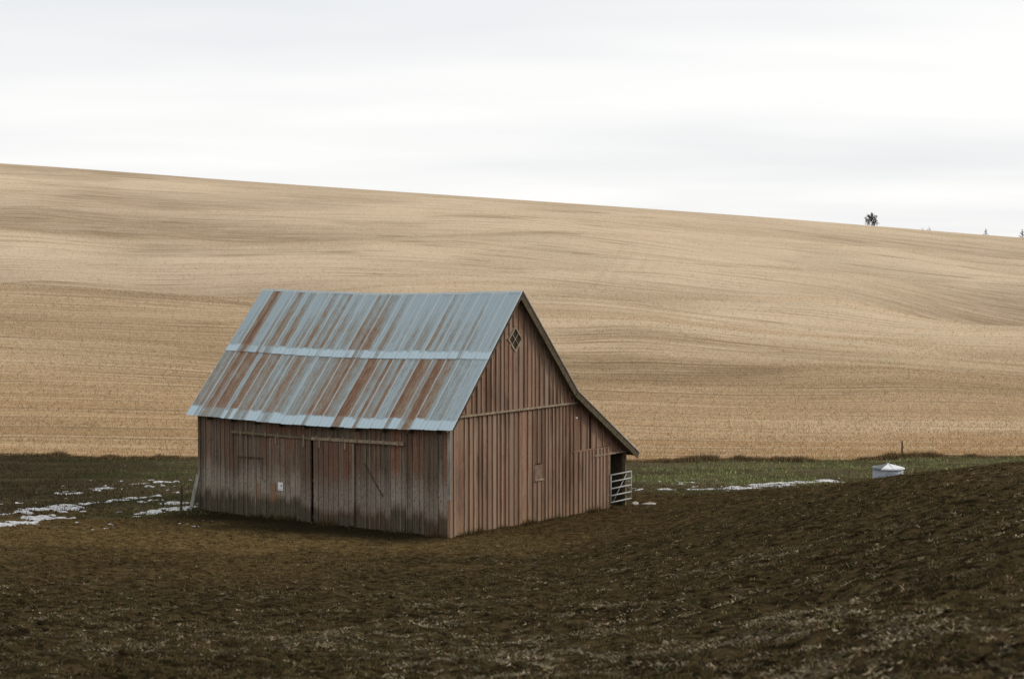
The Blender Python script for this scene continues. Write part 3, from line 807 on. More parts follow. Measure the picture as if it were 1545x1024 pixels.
# ------------------------------------------------------------------ barn (local x along the gable, y along the door side)
barn = empty('barn', (BX, BY, 0.0), math.pi / 2 - BTH)
tag(barn, 'weathered red board barn with rusty galvanised roof and lean-to', 'barn')
OG, OE = 0.325, 0.323
RX, RZ, EZ = 4.132, 8.482, 3.75         # ridge, eave height
KX, KZ = 7.95, 4.66                     # where the lean-to roof breaks away
LX, LZ = 12.737, 1.874                  # lean-to eave
def sag(u):  # the old ridge sags
    return -0.12 * math.sin(math.pi * min(max((u + 0.3) / (BL + 0.6), 0), 1)) ** 1.3
def roof_z(xv):
    if xv <= RX: return EZ + (xv + OE) * (RZ - EZ) / (RX + OE)
    if xv <= KX: return RZ - (xv - RX) * (RZ - KZ) / (KX - RX)
    return KZ - (xv - KX) * (KZ - LZ) / (LX - KX)

# --- gable wall: timber frame with boards and battens
bm = bmesh.new()
for z_ in (0.15, 1.4, 2.7, 3.95): add_box(bm, 0.12, 8.4, 0.07, 0.17, z_, z_ + 0.12)
for z_ in (5.3, 6.9):
    h_ = (RZ - z_) / 1.06; add_box(bm, RX - h_ + 0.35, RX + h_ - 0.35, 0.07, 0.17, z_, z_ + 0.12)
for xx in (0.14, 2.8, 5.4, 8.3): add_box(bm, xx, xx + 0.15, 0.18, 0.33, -0.3, min(roof_z(xx), roof_z(xx + .15)) - 0.4)
for z_ in (0.15, 1.85): add_box(bm, 8.5, 10.85, 0.07, 0.17, z_, z_ + 0.1)
add_box(bm, 10.72, 10.86, 0.18, 0.32, -0.4, roof_z(10.86) - 0.3)
gwall = link_mesh('gable_wall', bm_mesh('gable_wall', bm), M['frame'], barn)

def roofline_poly(x0, x1, z0, clear=0.13, z0b=None):
    pts = [(x0, z0), (x1, z0 if z0b is None else z0b)]
    top = [(x1, roof_z(x1) - clear)]
    for k in (KX, RX):
        if x0 < k < x1: top.append((k, roof_z(k) - clear))
    top.append((x0, roof_z(x0) - clear))
    return pts + top
GB = 0.292
def gable_board(x0, x1, z0, z1, y0, th=0.024, tone=0.0, name='board'):
    g = random.uniform(0.003, 0.009)
    if z1 is None: poly = roofline_poly(x0 + g, x1 - g, z0)
    else: poly = [(x0 + g, z0 + random.uniform(-.02, .02)), (x1 - g, z0 + random.uniform(-.02, .02)), (x1 - g, z1), (x0 + g, z1)]
    yo = random.uniform(-0.006, 0.006)
    o = prism(name, poly, 'y', y0 + yo - th, y0 + yo, M['gable'], gwall)
    o['tone'] = float(tone)
    return o
def batten(xc, z0, z1, y0, w=0.055, th=0.04, tone=0.0):
    w *= random.uniform(0.65, 1.5)
    t_ = random.uniform(-0.012, 0.012)
    o = prism('batten', [(xc - w / 2, z0), (xc + w / 2, z0), (xc + w / 2 + t_, z1), (xc - w / 2 + t_, z1)], 'y', y0 - th, y0, M['gable'], gwall)
    o['tone'] = float(tone); o['worn'] = random.choice([0.0, 0.1, 0.3, 0.55])
    return o
xs = [0.0]
while xs[-1] < 8.28: xs.append(xs[-1] + GB * random.uniform(0.76, 1.24))
xs[-1] = 8.30
TR = 4.14
for x0, x1 in zip(xs, xs[1:]):                                   # lower storey
    mid = (x0 + x1) / 2; tone = random.choice([0, 0, 0, .1, .3])
    if 5.45 < mid < 6.3: tone = 0.55
    if 5.35 < mid < 6.05:   # cut for the hatch
        gable_board(x0, x1, 2.03, TR - 0.01, 0.06, tone=tone); gable_board(x0, x1, -0.32, 1.42, 0.06, tone=0.1)
    else:
        gable_board(x0, x1, -0.32, TR - 0.01, 0.06, tone=tone)
for xx in xs[1:-1]:
    if 5.42 < xx < 6.0: batten(xx, 2.05, TR - 0.02, 0.03, tone=0.4); batten(xx, -0.25, 1.36, 0.03)
    elif random.random() < 0.90: batten(xx, -0.25 + random.uniform(0, .1), TR - 0.02, 0.03, tone=random.choice([0, 0, .2, .4]))
xs2 = [0.16]
while xs2[-1] < 8.25: xs2.append(xs2[-1] + GB * random.uniform(0.76, 1.24))
xs2[-1] = 8.3
WX, WZ, WR = 4.06, 6.75, 0.40                                    # diamond window
for x0, x1 in zip(xs2, xs2[1:]):                                 # upper gable, lapping over the lower boards
    if x1 > WX - WR and x0 < WX + WR:
        # split round the diamond opening
        pl = lambda s, q: WZ + s * max(WR - abs(q - WX), 0)
        ins = [x0] + [q for q in (WX,) if x0 < q < x1] + [x1]
        g = 0.004
        low = [(x0 + g, TR)] + [(x1 - g, TR)] + [(min(max(q, x0 + g), x1 - g), pl(-1, q)) for q in ins[::-1]]
        prism('board', low, 'y', 0.0, 0.024, M['gable'], gwall)['tone'] = 0.0
        topz = roof_z
        up = [(min(max(q, x0 + g), x1 - g), pl(1, q)) for q in ins] + [(x1 - g, roof_z(x1) - .13)] + ([(RX, RZ - .13)] if x0 < RX < x1 else []) + [(x0 + g, roof_z(x0) - .13)]
        prism('board', up, 'y', 0.0, 0.024, M['gable'], gwall)['tone'] = 0.0
    else:
        gable_board(x0, x1, TR, None, 0.024, tone=random.choice([0, 0, 0, .15, .3]))
for xx in xs2[1:-1]:
    zt = roof_z(xx) - 0.2
    if zt < TR + 0.1: continue
    if abs(xx - WX) < WR + 0.12:
        hgt = max(WR + 0.12 - abs(xx - WX), 0) + 0.02
        batten(xx, TR + 0.02, WZ - hgt, -0.006, tone=0.1); batten(xx, WZ + hgt, zt, -0.006, tone=0.1)
    else: batten(xx, TR + 0.02, zt, -0.006, tone=random.choice([0, 0, .2, .4]))
# lean-to end
xs3 = [8.31]
while xs3[-1] < 10.85: xs3.append(xs3[-1] + 0.27 * random.uniform(0.85, 1.15))
xs3[-1] = 10.86
for i, (x0, x1) in enumerate(zip(xs3, xs3[1:])):
    if x0 < 9.43 <= x1:
        gable_board(x0, 9.38, 2.28, None, 0.045, tone=0.1); gable_board(9.50, max(x1, 9.6), 2.28, None, 0.045, tone=0.35)
    else: gable_board(x0, x1, 2.28, None, 0.045, tone=random.choice([0.05, .2, .4]))
    gable_board(x0, x1, -0.42, 2.26, 0.03, tone=random.choice([0, 0, .1]) if x0 < 9.7 else 0.0)
    if x0 > 8.4: batten(x0, -0.3, 2.24, 0.0, w=0.05)
for i in range(5):
    x0 = 10.86 + i * 0.283; gable_board(x0, x0 + 0.283, 1.99, None, 0.045, tone=random.choice([0, .2]))
for xx in (8.75, 9.2, 9.9, 10.4, 10.95, 11.5):
    batten(xx, 2.3, roof_z(xx) - 0.2, 0.015, w=0.045, tone=0.3)
o = prism('trim_board', [(0.30, TR - 0.02), (8.42, TR - 0.02), (8.42, TR + 0.05), (0.30, TR + 0.05)], 'y', -0.075, -0.034, M['trim'], gwall)
o = prism('trim_board', [(9.72, 1.93), (12.26, 1.92), (12.26, 1.985), (9.72, 1.995)], 'y', -0.03, 0.04, M['trim'], gwall)
o = prism('trim_board', [(8.15, 2.235), (9.74, 2.235), (9.74, 2.285), (8.15, 2.285)], 'y', -0.01, 0.005, M['gable'], gwall); o['tone'] = 0.0
box('door_jamb', 10.865, 10.93, -0.015, 0.10, -0.42, 1.93, M['trim'], gwall)
box('corner_post', 12.15, 12.26, 0.0, 0.15, -0.5, 1.92, M['soffit'], gwall)
# little hatch low in the gable
box('hatch', 5.44, 5.98, 0.022, 0.045, 1.46, 2.0, M['hatch'], gwall)
box('hatch_sill', 5.40, 6.03, -0.03, 0.03, 1.40, 1.455, M['trim'], gwall)
box('insulator', 8.31, 8.37, -0.05, 0.018, 3.54, 3.60, M['paper'], gwall)

# --- diamond window with four panes
win = empty('diamond_window', (WX, 0, WZ)); win.parent = barn
def dia(r0, r1):
    bm = bmesh.new(); rings = []
    for yv in (-0.05, 0.02):
        for r in (r0, r1):
            rings.append([bm.verts.new(p) for p in ((r, yv, 0), (0, yv, r), (-r, yv, 0), (0, yv, -r))])
    fi, fo, bi, bo = rings
    for k in range(4):
        j = (k + 1) % 4
        bm.faces.new((fi[k], fi[j], fo[j], fo[k])); bm.faces.new((bi[j], bi[k], bo[k], bo[j]))
        bm.faces.new((fo[k], fo[j], bo[j], bo[k])); bm.faces.new((fi[j], fi[k], bi[k], bi[j]))
    return bm
link_mesh('window_frame', bm_mesh('window_frame', dia(WR - 0.005, WR + 0.085)), M['trim'], win)
for s1 in (1, -1):
    bm = bmesh.new(); add_box(bm, -0.014, 0.014, -0.035, -0.012, -WR / math.sqrt(2) * 1.0, WR / math.sqrt(2) * 1.0)
    me = bm_mesh('muntin', bm)
    link_mesh('muntin', me, M['trim'], win, (0, -0.001 * s1, 0), (0, s1 * math.pi / 4, 0))
for (qx, qz) in ((0, 1), (1, 0), (0, -1), (-1, 0)):
    r = WR / 2 - 0.02
    prism('pane', [(qx * WR / 2 + r, qz * WR / 2), (qx * WR / 2, qz * WR / 2 + r), (qx * WR / 2 - r, qz * WR / 2), (qx * WR / 2, qz * WR / 2 - r)], 'y', -0.008, -0.002, M['glass'], win)

# --- door side wall
bm = bmesh.new()
for z_ in (0.15, 1.5, 3.3): add_box(bm, 0.07, 0.17, 0.35, BL - 0.15, z_, z_ + 0.12)
for yy in np.linspace(0.4, BL - 0.5, 6): add_box(bm, 0.18, 0.33, yy, yy + 0.15, -0.3, 3.7)
dwall = link_mesh('door_side_wall', bm_mesh('door_side_wall', bm), M['frame'], barn)
ys = [0.02]
while ys[-1] < BL: ys.append(ys[-1] + 0.25 * random.uniform(0.8, 1.2))
ys[-1] = BL
def side_board(y0, y1, z0, z1, x0, parent, th=0.024, tone=0.0, stain=0.0, red=0.0):
    g = random.uniform(0.004, 0.013); xo = random.uniform(-0.007, 0.007)
    lean = random.uniform(-0.012, 0.012)
    o = prism('board', [(y0 + g, z0 + random.uniform(-.03, .03)), (y1 - g, z0 + random.uniform(-.03, .03)), (y1 - g + lean * .4, z1), (y0 + g + lean * .4, z1)], 'x', x0 + xo - th, x0 + xo, M['door'], parent)
    o['tone'] = tone; o['stain'] = stain; o['redness'] = red
    return o
for y0, y1 in zip(ys, ys[1:]):
    mid = (y0 + y1) / 2
    if y1 > 6.10 and y0 < 6.27:
        side_board(y0, y1, 3.02, 3.78, 0.06, dwall)
        continue
    zb = 0.80 if (y0 < 1.93 <= y1) else -0.28
    if y0 < 1.93 <= y1:
        side_board(y0, 1.87, -0.28, 3.78, 0.06, dwall); side_board(1.98, y1 + .02, -0.28, 3.78, 0.06, dwall); side_board(1.87, 1.98, 0.80, 3.78, 0.06, dwall)
    else:
        side_board(y0, y1, zb, 3.78, 0.06, dwall, stain=0.5 if 8.7 < mid < 8.9 else 0.0,
                   red=random.choice([0, 0.2, .5, .7, .8]) if mid < 4.2 else (random.choice([0, 0, 0, .4]) if mid > 9.8 else random.choice([0, 0, .1])))
for yy in ys[2:-2]:
    if random.random() < 0.55 and not (4.1 < yy < 8.3):
        o = prism('batten', [(yy - .03, -0.2), (yy + .03, -0.2), (yy + .03, 3.7), (yy - .03, 3.7)], 'x', 0.005, 0.03, M['door'], dwall)
        o['tone'] = random.choice([0, 0, .1, .2])
# corner boards
o = box('corner_board', -0.035, 0.0, -0.035, 0.09, 1.3, 3.75, M['greytrim'], dwall)
o = box('corner_board', -0.034, -0.001, -0.034, 0.085, -0.3, 1.3, M['gable'], dwall); o['tone'] = 0.0
o = box('corner_board', 0.001, 0.12, -0.030, 0.0, -0.3, 4.05, M['gable'], dwall); o['tone'] = 0.0
o = box('corner_board', -0.02, 0.05, BL - 0.06, BL + 0.03, -0.3, 3.75, M['door'], dwall)
# diagonal scar board and shutter outline
def slat(y0, z0, y1, z1, w, x0, x1, mat, parent, name, tone=0.0):
    d = Vector((y1 - y0, z1 - z0)).normalized(); nn = Vector((-d.y, d.x)) * w / 2
    o = prism(name, [(y0 + nn.x, z0 + nn.y), (y0 - nn.x, z0 - nn.y), (y1 - nn.x, z1 - nn.y), (y1 + nn.x, z1 + nn.y)], 'x', x0, x1, mat, parent)
    o['tone'] = tone; return o
slat(3.80, 2.36, 2.95, 1.2, 0.05, 0.0, 0.02, M['frame'], dwall, 'brace')
slat(9.95, 2.22, 8.66, 2.24, 0.05, -0.01, 0.028, M['frame'], dwall, 'shutter_rail')
slat(9.93, 1.45, 9.93, 2.2, 0.045, -0.01, 0.028, M['door'], dwall, 'shutter_stile')
slat(8.70, 1.45, 8.70, 2.2, 0.045, -0.01, 0.028, M['door'], dwall, 'shutter_stile')
# sliding door track
o = slat(10.2, 3.17, 6.21, 3.12, 0.10, -0.10, 0.022, M['soffit'], dwall, 'door_track')
o = slat(6.20, 3.12, 1.96, 3.15, 0.11, -0.10, 0.022, M['trim'], dwall, 'door_track')
for yy in np.arange(2.2, 10.1, 0.62):
    box('track_bracket', -0.125, -0.101, yy - 0.03, yy + 0.03, 3.07, 3.24, M['rail'], dwall)
# two sliding leaves
def leaf(y0, y1, reds, stains, tone_edge):
    d = empty('sliding_door', (0, 0, 0)); d.parent = barn
    for z_ in (0.25, 1.5, 2.75): box('ledger', -0.035, -0.005, y0 + 0.02, y1 - 0.02, z_, z_ + 0.14, M['frame'], d)
    nb = 8; w = (y1 - y0) / nb
    for i in range(nb):
        side_board(y0 + i * w, y0 + (i + 1) * w, 0.0 + random.uniform(-.04, .06), 3.05, -0.037, d, red=reds[i], stain=stains[i])
    return d
dR = leaf(4.22, 6.12, [0.75, .95, 0.3, .75, .8, .5, .15, .0], [0] * 8, 0)
dL = leaf(6.25, 8.22, [0, .1, 0, 0.15, 0, 0.1, 0, 0], [0, 0, 0, 0, 0, 0, .2, .6], 0)
o = box('edge_batten', -0.088, -0.0632, 4.20, 4.27, 0.9, 3.03, M['door'], dR); o['tone'] = 0.55
o = box('edge_batten', -0.088, -0.0632, 8.16, 8.23, 1.3, 3.03, M['door'], dL); o['tone'] = 0.45
for (d_, yy) in ((dR, 4.6), (dR, 5.8), (dL, 6.55), (dL, 7.9)):
    box('door_hanger', -0.115, -0.0635, yy - 0.035, yy + 0.035, 2.8, 3.10, M['rail'], d_)
box('door_handle', -0.10, -0.0635, 7.94, 8.0, 1.05, 1.33, M['rail'], dL)
# hidden sides, closing the building
bm = bmesh.new(); add_box(bm, BW - 0.05, BW, 0.2, BL, -0.5, roof_z(BW) - 0.15)
link_mesh('rear_wall', bm_mesh('rear_wall', bm), M['frame'], barn)
poly = [(0.05, -0.5), (BW - 0.06, -0.5), (BW - 0.06, roof_z(BW) - .16), (KX, KZ - .16), (RX, RZ - .16), (0.05, roof_z(0.05) - .16)]
prism('far_gable_wall', poly, 'y', BL - 0.02, BL + 0.03, M['gable'], barn)

# --- roof
bm = bmesh.new()
def plank_run(P0, P1, w=0.19, t=0.03, drop=0.045, segs=6):
    d = Vector((P1[0] - P0[0], 0, P1[1] - P0[1])); Ln = d.length; d.normalize()
    nrm = Vector((-d.z, 0, d.x));  nrm = nrm if nrm.z > 0 else -nrm
    q = 0.0
    while q < Ln - 0.02:
        q1 = min(q + w, Ln)
        u0 = -OG + 0.02
        us = np.linspace(u0, BL + OG - 0.02, segs + 1)
        for ua, ub in zip(us, us[1:]):
            vs = []
            for uu in (ua, ub):
                for qq in (q + 0.006, q1 - 0.006):
                    for k in (drop + t, drop):
                        p = Vector((P0[0], 0, P0[1])) + d * qq - nrm * k
                        vs.append(bm.verts.new((p.x, uu, p.z + sag(uu) * 0.98)))
            for f in ((0, 1, 3, 2), (4, 6, 7, 5), (0, 4, 5, 1), (2, 3, 7, 6), (1, 5, 7, 3), (0, 2, 6, 4)):
                bm.faces.new([vs[i] for i in f])
        q = q1
plank_run((RX - 0.03, RZ - 0.03), (-OE + 0.03, EZ + 0.03)); plank_run((RX + 0.03, RZ - 0.03), (KX, KZ)); plank_run((KX, KZ), (LX - 0.03, LZ + 0.02))
roof = link_mesh('roof', bm_mesh('roof', bm), M['soffit'], barn)

PW = (BL + 2 * OG) / 21.0
def panel_mesh(name, ln, nseg=4):
    prof = [(0, 0), (0.012, 0.026), (0.040, 0.026), (0.054, 0), (PW * .33, 0), (PW * .35, 0.014), (PW * .37, 0), (PW * .66, 0), (PW * .68, 0.014), (PW * .70, 0), (PW - 0.030, 0), (PW - 0.016, 0.020), (PW + 0.004, 0.020), (PW + 0.014, 0.002)]
    V = []; k = len(prof)
    for s in range(nseg + 1):
        for (px_, pz_) in prof: V.append((px_, ln * s / nseg, pz_))
    F = [(s * k + i, s * k + i + 1, (s + 1) * k + i + 1, (s + 1) * k + i) for s in range(nseg) for i in range(k - 1)]
    me = bpy.data.meshes.new(name); me.from_pydata(V, [], F); me.update(); me.materials.append(M['tin'])
    return me
def lay(me, P, D, i, sgn, rust, band, top, lift=0.0, skew=0.0):
    u0 = -OG + i * PW
    o = bpy.data.objects.new('roof_panel', me)
    D = Vector((D[0], 0, D[1])).normalized()
    u1 = u0 + PW
    dz = sag(u1) - sag(u0)
    Xv = Vector((0, PW * sgn, dz * sgn)).normalized()
    N = Xv.cross(D).normalized(); Xv = D.cross(N).normalized()
    if skew: Xv = (Xv + D * skew).normalized(); D = N.cross(Xv)
    us = u0 if sgn > 0 else u1
    loc = Vector((P[0], us, P[1] + sag(us))) + N * lift
    o.matrix_local = Matrix(((Xv.x, D.x, N.x, loc.x), (Xv.y, D.y, N.y, loc.y), (Xv.z, D.z, N.z, loc.z), (0, 0, 0, 1)))
    o.parent = roof
    o['rust'] = float(rust); o['band'] = float(band); o['top'] = float(top)
    COL.objects.link(o)
    return o
SL = math.hypot(RX + OE, RZ - EZ); HALF = SL / 2
DL_ = (-(RX + OE), -(RZ - EZ)); dn = Vector(DL_).normalized()
meU = panel_mesh('roof_panel', HALF + 0.02); meLo = panel_mesh('roof_panel', HALF + 0.12)
# index 0 is the sheet nearest the gable; rust read sheet by sheet
up_rust = [.12, .30, .30, .50, .62, .30, .35, .42, .40, .55, .60, .42, .52, .66, .60, .50, .62, .72, .30, .98, .35]
up_band = [1, 1, 1, 1, 1, 1, 1, 1, 1, 1, 1, 1, 1, .9, 1, .3, 1, .2, .1, .2, 1]
lo_rust = [.30, .60, .55, .95, .68, .45, .66, .62, .70, .55, .62, .50, .72, .40, .66, .40, .62, .50, .86, .92, .42]
lo_band = [1, 1, 1, .1, 1, 1, .9, 1, .8, 1, 1, 1, .5, 1, .2, 1, .1, 1, .2, .1, 1]
for i in range(21):
    j = random.uniform(-0.02, 0.02)
    lay(meLo, (RX + dn.x * (HALF - 0.10 + j), RZ + dn.y * (HALF - 0.10 + j)), DL_, i, 1, lo_rust[i], lo_band[i], 0.0, random.uniform(-0.004, 0.004), random.uniform(-.004, .004))
    lay(meU, (RX, RZ), DL_, i, 1, up_rust[i], up_band[i], 1.0, 0.026 + random.uniform(-0.004, 0.004), random.uniform(-.004, .004))
SR = math.hypot(KX - RX, RZ - KZ); meR = panel_mesh('roof_panel', SR + 0.06)
SLn = math.hypot(LX - KX, KZ - LZ); meL = panel_mesh('roof_panel', SLn + 0.04)
for i in range(21):
    r_ = random.uniform(0.3, 0.8)
    lay(meL, (KX, KZ), (LX - KX, LZ - KZ), i, -1, r_, 1, 0.2, 0.0)
    lay(meR, (RX, RZ), (KX - RX, KZ - RZ), i, -1, random.uniform(.3, .8), 1, 0.6, 0.012)
# ridge cap
bm = bmesh.new(); prev = None
for uu in np.linspace(-OG, BL + OG, 26):
    s_ = sag(uu) + random.uniform(-0.012, 0.012)
    ring = [bm.verts.new((RX + dxx, uu, RZ + dzz + s_)) for dxx, dzz in ((-0.09, -0.05), (-0.02, 0.032), (0.02, 0.032), (0.10, -0.06))]
    if prev:
        for k in range(3): bm.faces.new((prev[k], prev[k + 1], ring[k + 1], ring[k]))
    prev = ring
rc = link_mesh('ridge_cap', bm_mesh('ridge_cap', bm), M['tin'], roof); rc['rust'] = 0.30; rc['band'] = 0.0; rc['top'] = 0.0
# rake boards along the gable edge and a frieze where the soffit meets the wall
def rake(P0, P1, y0, y1, d0, d1, mat, name='rake_board'):
    d = Vector((P1[0] - P0[0], P1[1] - P0[1])).normalized(); nn = Vector((-d.y, d.x)); nn = nn if nn.y > 0 else -nn
    a0 = Vector(P0); b0 = Vector(P1)
    prism(name, [tuple(a0 - nn * d0), tuple(b0 - nn * d0), tuple(b0 - nn * d1), tuple(a0 - nn * d1)], 'y', y0, y1, mat, roof)
for (P0, P1) in (((RX, RZ), (-OE + .02, EZ)), ((RX, RZ), (KX, KZ)), ((KX, KZ), (LX, LZ))):
    rake(P0, P1, -OG - 0.012, -OG + 0.016, 0.004, 0.07 if P1[0] < 0 else 0.05, M['frame'])
    if P1[0] > 0: rake(P0, P1, -OG + 0.0, -OG + 0.03, 0.052, 0.27, M['rake'])
    rake(P0, P1, -0.034, -0.008, 0.078, 0.165, M['soffit'] if P0 == (RX, RZ) and P1[0] < 0 else M['trim'], 'frieze_board')
box('fascia_board', LX - 0.05, LX - 0.02, -OG + 0.02, BL + OG, LZ - 0.13, LZ - 0.04, M['frame'], roof)
for uu in np.arange(0.4, BL, 1.2):       # rafter tails under the door-side eave
    box('rafter_tail', -OE + 0.05, 0.03, uu, uu + 0.06, EZ - 0.16 + sag(uu), EZ - 0.075 + sag(uu), M['frame'], roof)

# ------------------------------------------------------------------ things by the barn
def bl(xv, yv, z): # barn-local to world
    return (BX + VD[0] * xv + UD[0] * yv, BY + VD[1] * xv + UD[1] * yv, z)
def hz(x, y): return float(height(np.array([x]), np.array([y]), True)[0])

g0 = bl(10.9, -0.05, -0.20)
gate = empty('metal_gate', g0, math.pi / 2 - BTH)
tag(gate, 'grey tubular five-rail gate across the lean-to doorway of the barn', 'gate')
GW = 1.66
for z_ in (0.20, 0.47, 0.75, 1.03, 1.30):
    tube('rail', [(0, 0, z_), (GW, 0, z_ + 0.0)], 0.030, M['pipe'], gate)
for x_ in (0.02, GW - 0.02):
    tube('upright', [(x_, 0, 0.17), (x_, 0, 1.33)], 0.028, M['pipe'], gate)
tube('brace', [(0.25, 0.03, 0.2), (1.35, 0.03, 1.28)], 0.018, M['pipe'], gate)
# pale stones at the gate's foot
def rock(name, loc, s, mat):
    bm = bmesh.new(); bmesh.ops.create_icosphere(bm, subdivisions=2, radius=1)
    for v in bm.verts:
        k = random.uniform(0.82, 1.15); v.co = Vector((v.co.x * s[0] * k, v.co.y * s[1] * k, v.co.z * s[2] * k))
    return link_mesh(name, bm_mesh(name, bm), mat, None, loc, (0, 0, random.uniform(-.5, .5)))
for (xv, yv, s, lab) in ((12.45, -0.30, (0.16, 0.12, 0.11), 'rounded pale stone against the foot of the metal gate'), (12.80, -0.75, (0.30, 0.10, 0.07), 'long flat whitish stone in front of the metal gate')):
    p = bl(xv, yv, 0); rk = rock('stone', (p[0], p[1], hz(p[0], p[1]) + s[2] * 0.4), s, M['stone'])
    tag(rk, lab, 'stone', 'pale stones by the gate')
# paper notice on the left door leaf
pn = empty('paper_notice', bl(-0.066, 7.70, 1.25), math.pi / 2 - BTH)
tag(pn, 'white paper notice pinned to the left sliding door of the barn', 'notice')
bm = bmesh.new(); add_box(bm, -0.012, -0.004, -0.12, 0.12, -0.15, 0.15); link_mesh('sheet', bm_mesh('sheet', bm), M['paper'], pn)
bm = bmesh.new(); vs = [bm.verts.new((-0.0135, yv, zv)) for yv, zv in ((-0.07, 0.05), (-0.015, 0.075), (-0.02, -0.01), (-0.06, -0.005))]; bm.faces.new(vs)
link_mesh('print', bm_mesh('print', bm), M['ink'], pn)
bm = bmesh.new(); vs = [bm.verts.new((-0.0135, yv, zv)) for yv, zv in ((-0.09, -0.105), (0.09, -0.105), (0.09, -0.085), (-0.09, -0.085))]; bm.faces.new(vs)
link_mesh('print', bm_mesh('print', bm), M['pipe'], pn)
# plank leaning on the far corner
p0 = bl(-0.28, 12.12, -0.1); p1 = bl(-0.02, 11.92, 1.42)
bm = bmesh.new()
dv = Vector(p1) - Vector(p0); sv = Vector((UD[0], UD[1], 0)); nv = dv.cross(sv).normalized()
vs = []
for t_ in (0, 1):
    for a_, b_ in ((-1, -1), (1, -1), (1, 1), (-1, 1)): vs.append(bm.verts.new(dv * t_ + sv * a_ * 0.085 + nv * b_ * 0.02))
for f in ((0, 1, 2, 3), (7, 6, 5, 4), (0, 4, 5, 1), (1, 5, 6, 2), (2, 6, 7, 3), (3, 7, 4, 0)): bm.faces.new([vs[i] for i in f])
tag(link_mesh('plank', bm_mesh('plank', bm), M['greytrim'], None, p0), 'grey weathered plank leaning against the far left corner of the barn', 'plank')
# fence posts
def post(px_, py_, h, r, mat, label, tilt=0.03):
    gx_, gy_ = gpt(px_, py_)
    z_ = hz(gx_, gy_) - 0.15
    bm = bmesh.new(); k = 7; pts = []
    for s in range(5):
        f = s / 4; pts.append((tilt * f * h + random.uniform(-.008, .008), random.uniform(-.008, .008), f * (h + 0.15)))
    tube_bm(bm, pts, [r * (1.05 - 0.1 * i / 4) for i in range(5)], 8)
    return tag(link_mesh('fence_post', bm_mesh('fence_post', bm), mat, None, (gx_, gy_, z_)), label, 'post')
post(273, 771, 0.95, 0.05, M['frame'], 'thin dark fence post standing in the snow left of the barn')
post(1361, 690, 0.95, 0.05, M['frame'], 'short dark fence post at the stubble edge behind the white-lidded tank', 0.0)
post(245, 768, 0.28, 0.05, M['frame'], 'broken dark post stub poking out of the snow', 0.1)
post(1052, 712, 0.8, 0.022, M['frame'], 'thin upright stake in the green strip right of the barn', 0.0)
# pale stake beside the box
sx_, sy_ = gpt(1374, 717); hh_ = hz(sx_, sy_)

# small lidded steel tank beyond the rise
wx, wy = (1342 - 772.5) / 2662.2 * 75.0, 75.0
wz = hz(wx, wy) - 0.05
well = empty('steel_tank', (wx, wy, wz), math.radians(8))
tag(well, 'small round corrugated steel tank with white conical lid beyond the ploughed rise', 'tank')
APZ = CAM_Z - 75.0 * (699.6 - 404.8) / 2662 - wz; EVZ = CAM_Z - 74.4 * (708.5 - 404.8) / 2662 - wz
TR_ = 0.64
bm = bmesh.new(); rings = []
for zi in range(31):
    rr = TR_ + 0.008 * math.cos(zi * math.pi)
    rings.append([bm.verts.new((rr * math.cos(q), rr * math.sin(q), (EVZ + 0.03) * zi / 30)) for q in np.linspace(0, 2 * math.pi, 32, endpoint=False)])
for a_, b_ in zip(rings, rings[1:]):
    for k in range(32): bm.faces.new((a_[k], a_[(k + 1) % 32], b_[(k + 1) % 32], b_[k]))
link_mesh('tank_wall', bm_mesh('tank_wall', bm), M['grey_tin'], well)
for k in range(8):
    bm = bmesh.new(); q = np.linspace(k * math.pi / 4 + 0.008, (k + 1) * math.pi / 4 - 0.008, 5); ro = TR_ + 0.06
    tp = [bm.verts.new((0.05 * math.cos(q[0] + .39), 0.05 * math.sin(q[0] + .39), APZ))]
    o1 = [bm.verts.new((ro * math.cos(t_), ro * math.sin(t_), EVZ)) for t_ in q]; o2 = [bm.verts.new((ro * math.cos(t_), ro * math.sin(t_), EVZ - 0.035)) for t_ in q]
    for i_ in range(4):
        bm.faces.new((o1[i_], o1[i_ + 1], tp[0])); bm.faces.new((o2[i_], o2[i_ + 1], o1[i_ + 1], o1[i_]))
    ld = link_mesh('lid_panel', bm_mesh('lid_panel', bm), M['shaded_tin'] if k in (3, 4) else M['white_tin'], well)
bm = bmesh.new(); tube_bm(bm, [(0, 0, APZ - 0.03), (0, 0, APZ + 0.012)], 0.05, 10); link_mesh('lid_cap', bm_mesh('lid_cap', bm), M['white_tin'], well)
# stake
stx, sty = (1374 - 772.5) / 2662.2 * 66, 66.0
stz = hz(stx, sty)
st = tube('stake', [(stx, sty, stz - 0.1), (stx + 0.14, sty, stz + 0.42)], 0.025, M['trim'], None, 6)
tag(st, 'short pale leaning stake right of the white-lidded tank', 'stake')

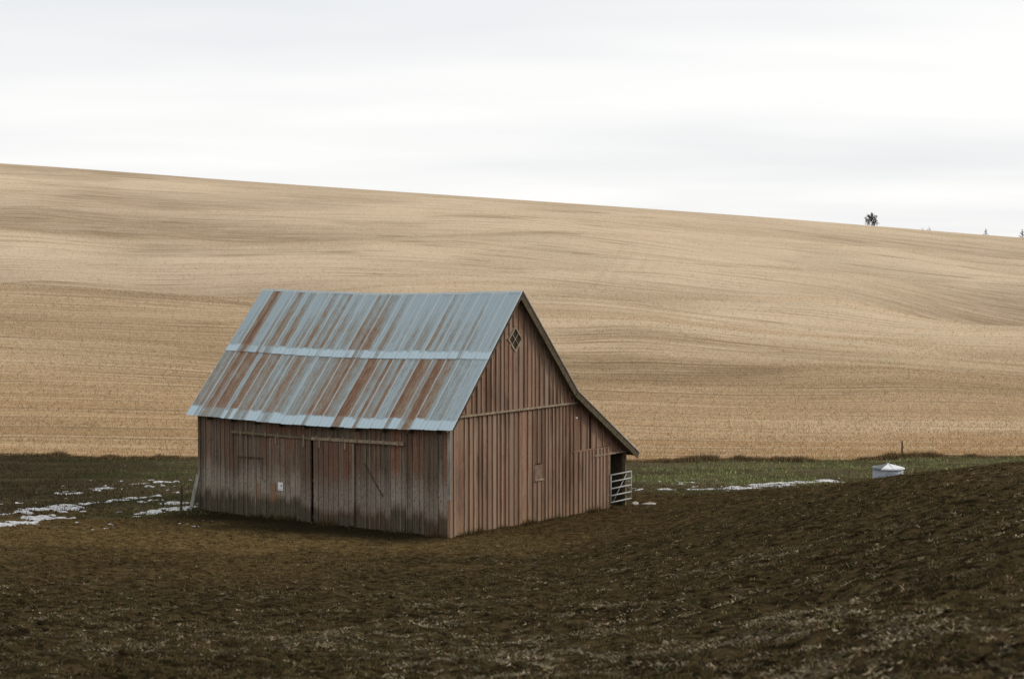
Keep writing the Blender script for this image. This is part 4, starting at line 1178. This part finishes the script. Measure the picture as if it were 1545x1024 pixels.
# ------------------------------------------------------------------ trees on the skyline
def tree(px_, d, hgt, wid, nleaf, label, dark, shape):
    x_ = (px_ - 772.5) / 2662.2 * d; z_ = hz(x_, d) - 0.3
    t = empty('tree', (x_, d, z_))
    tag(t, label, 'tree', 'trees on the skyline')
    bm = bmesh.new()
    tube_bm(bm, [(0, 0, 0), (0.05 * wid, 0, hgt * 0.3), (0.0, 0, hgt * 0.62), (0.02 * wid, 0, hgt * 0.92)], [hgt * 0.035, hgt * 0.028, hgt * 0.018, hgt * 0.006], 7)
    cl = []
    nb = 16 if hgt > 3 else 7
    for i in range(nb):
        f = 0.16 + 0.78 * i / nb
        an = i * 2.4 + random.uniform(-.4, .4)
        reach = wid * 0.5 * (math.sin(math.pi * min(f * 0.62 + 0.30, 1.0)) if shape == 'round' else (1.05 - f)) * random.uniform(0.75, 1.15)
        b0 = Vector((0, 0, hgt * f * 0.82)); b1 = Vector((math.cos(an) * reach, math.sin(an) * reach, hgt * (f * 0.86 + 0.10)))
        tube_bm(bm, [b0, (b0 + b1) / 2 + Vector((0, 0, -0.02 * hgt)), b1], [hgt * 0.013, hgt * 0.009, hgt * 0.004], 5)
        cl.append((b1, hgt * random.uniform(0.07, 0.12))); cl.append(((b0 + b1) / 2, hgt * random.uniform(0.05, 0.09)))
    cl.append((Vector((0, 0, hgt * 0.95)), hgt * 0.07))
    link_mesh('trunk', bm_mesh('trunk', bm), M['bark'], t)
    n = nleaf; ci = RNG.integers(0, len(cl), n)
    ctr = np.array([tuple(c_[0]) for c_ in cl])[ci]; rad = np.array([c_[1] for c_ in cl])[ci]
    P = ctr + RNG.normal(0, 0.55, (n, 3)) * rad[:, None]
    s = hgt * 0.028
    A = P + RNG.normal(0, s, (n, 3)); B = P + RNG.normal(0, s, (n, 3)); C = P + RNG.normal(0, s, (n, 3))
    V = np.stack([A, B, C], 1).reshape(-1, 3)
    link_mesh('crown', np_mesh('crown', V, np.arange(3 * n).reshape(n, 3), np.repeat(vary(dark, n, 0.3), 3, axis=0)), M['leaf'], t)
    return t
tree(1314, 452, 3.6, 3.5, 1500, 'largest dark open-crowned tree on the skyline right of the barn', (0.040, 0.032, 0.026), 'round')
tree(1391, 460, 1.1, 0.9, 120, 'tiny bush on the skyline just right of the largest tree, left one of a pair', (0.06, 0.055, 0.045), 'round')
tree(1401, 462, 1.5, 1.3, 160, 'tiny dark bush on the skyline, right one of a pair', (0.045, 0.04, 0.035), 'round')
tree(1486, 460, 2.2, 1.6, 260, 'small pointed tree on the skyline between the bushes and the right edge', (0.05, 0.045, 0.04), 'cone')
tree(1541, 458, 2.6, 2.0, 300, 'small pointed tree on the skyline at the right edge of the picture', (0.05, 0.045, 0.04), 'cone')
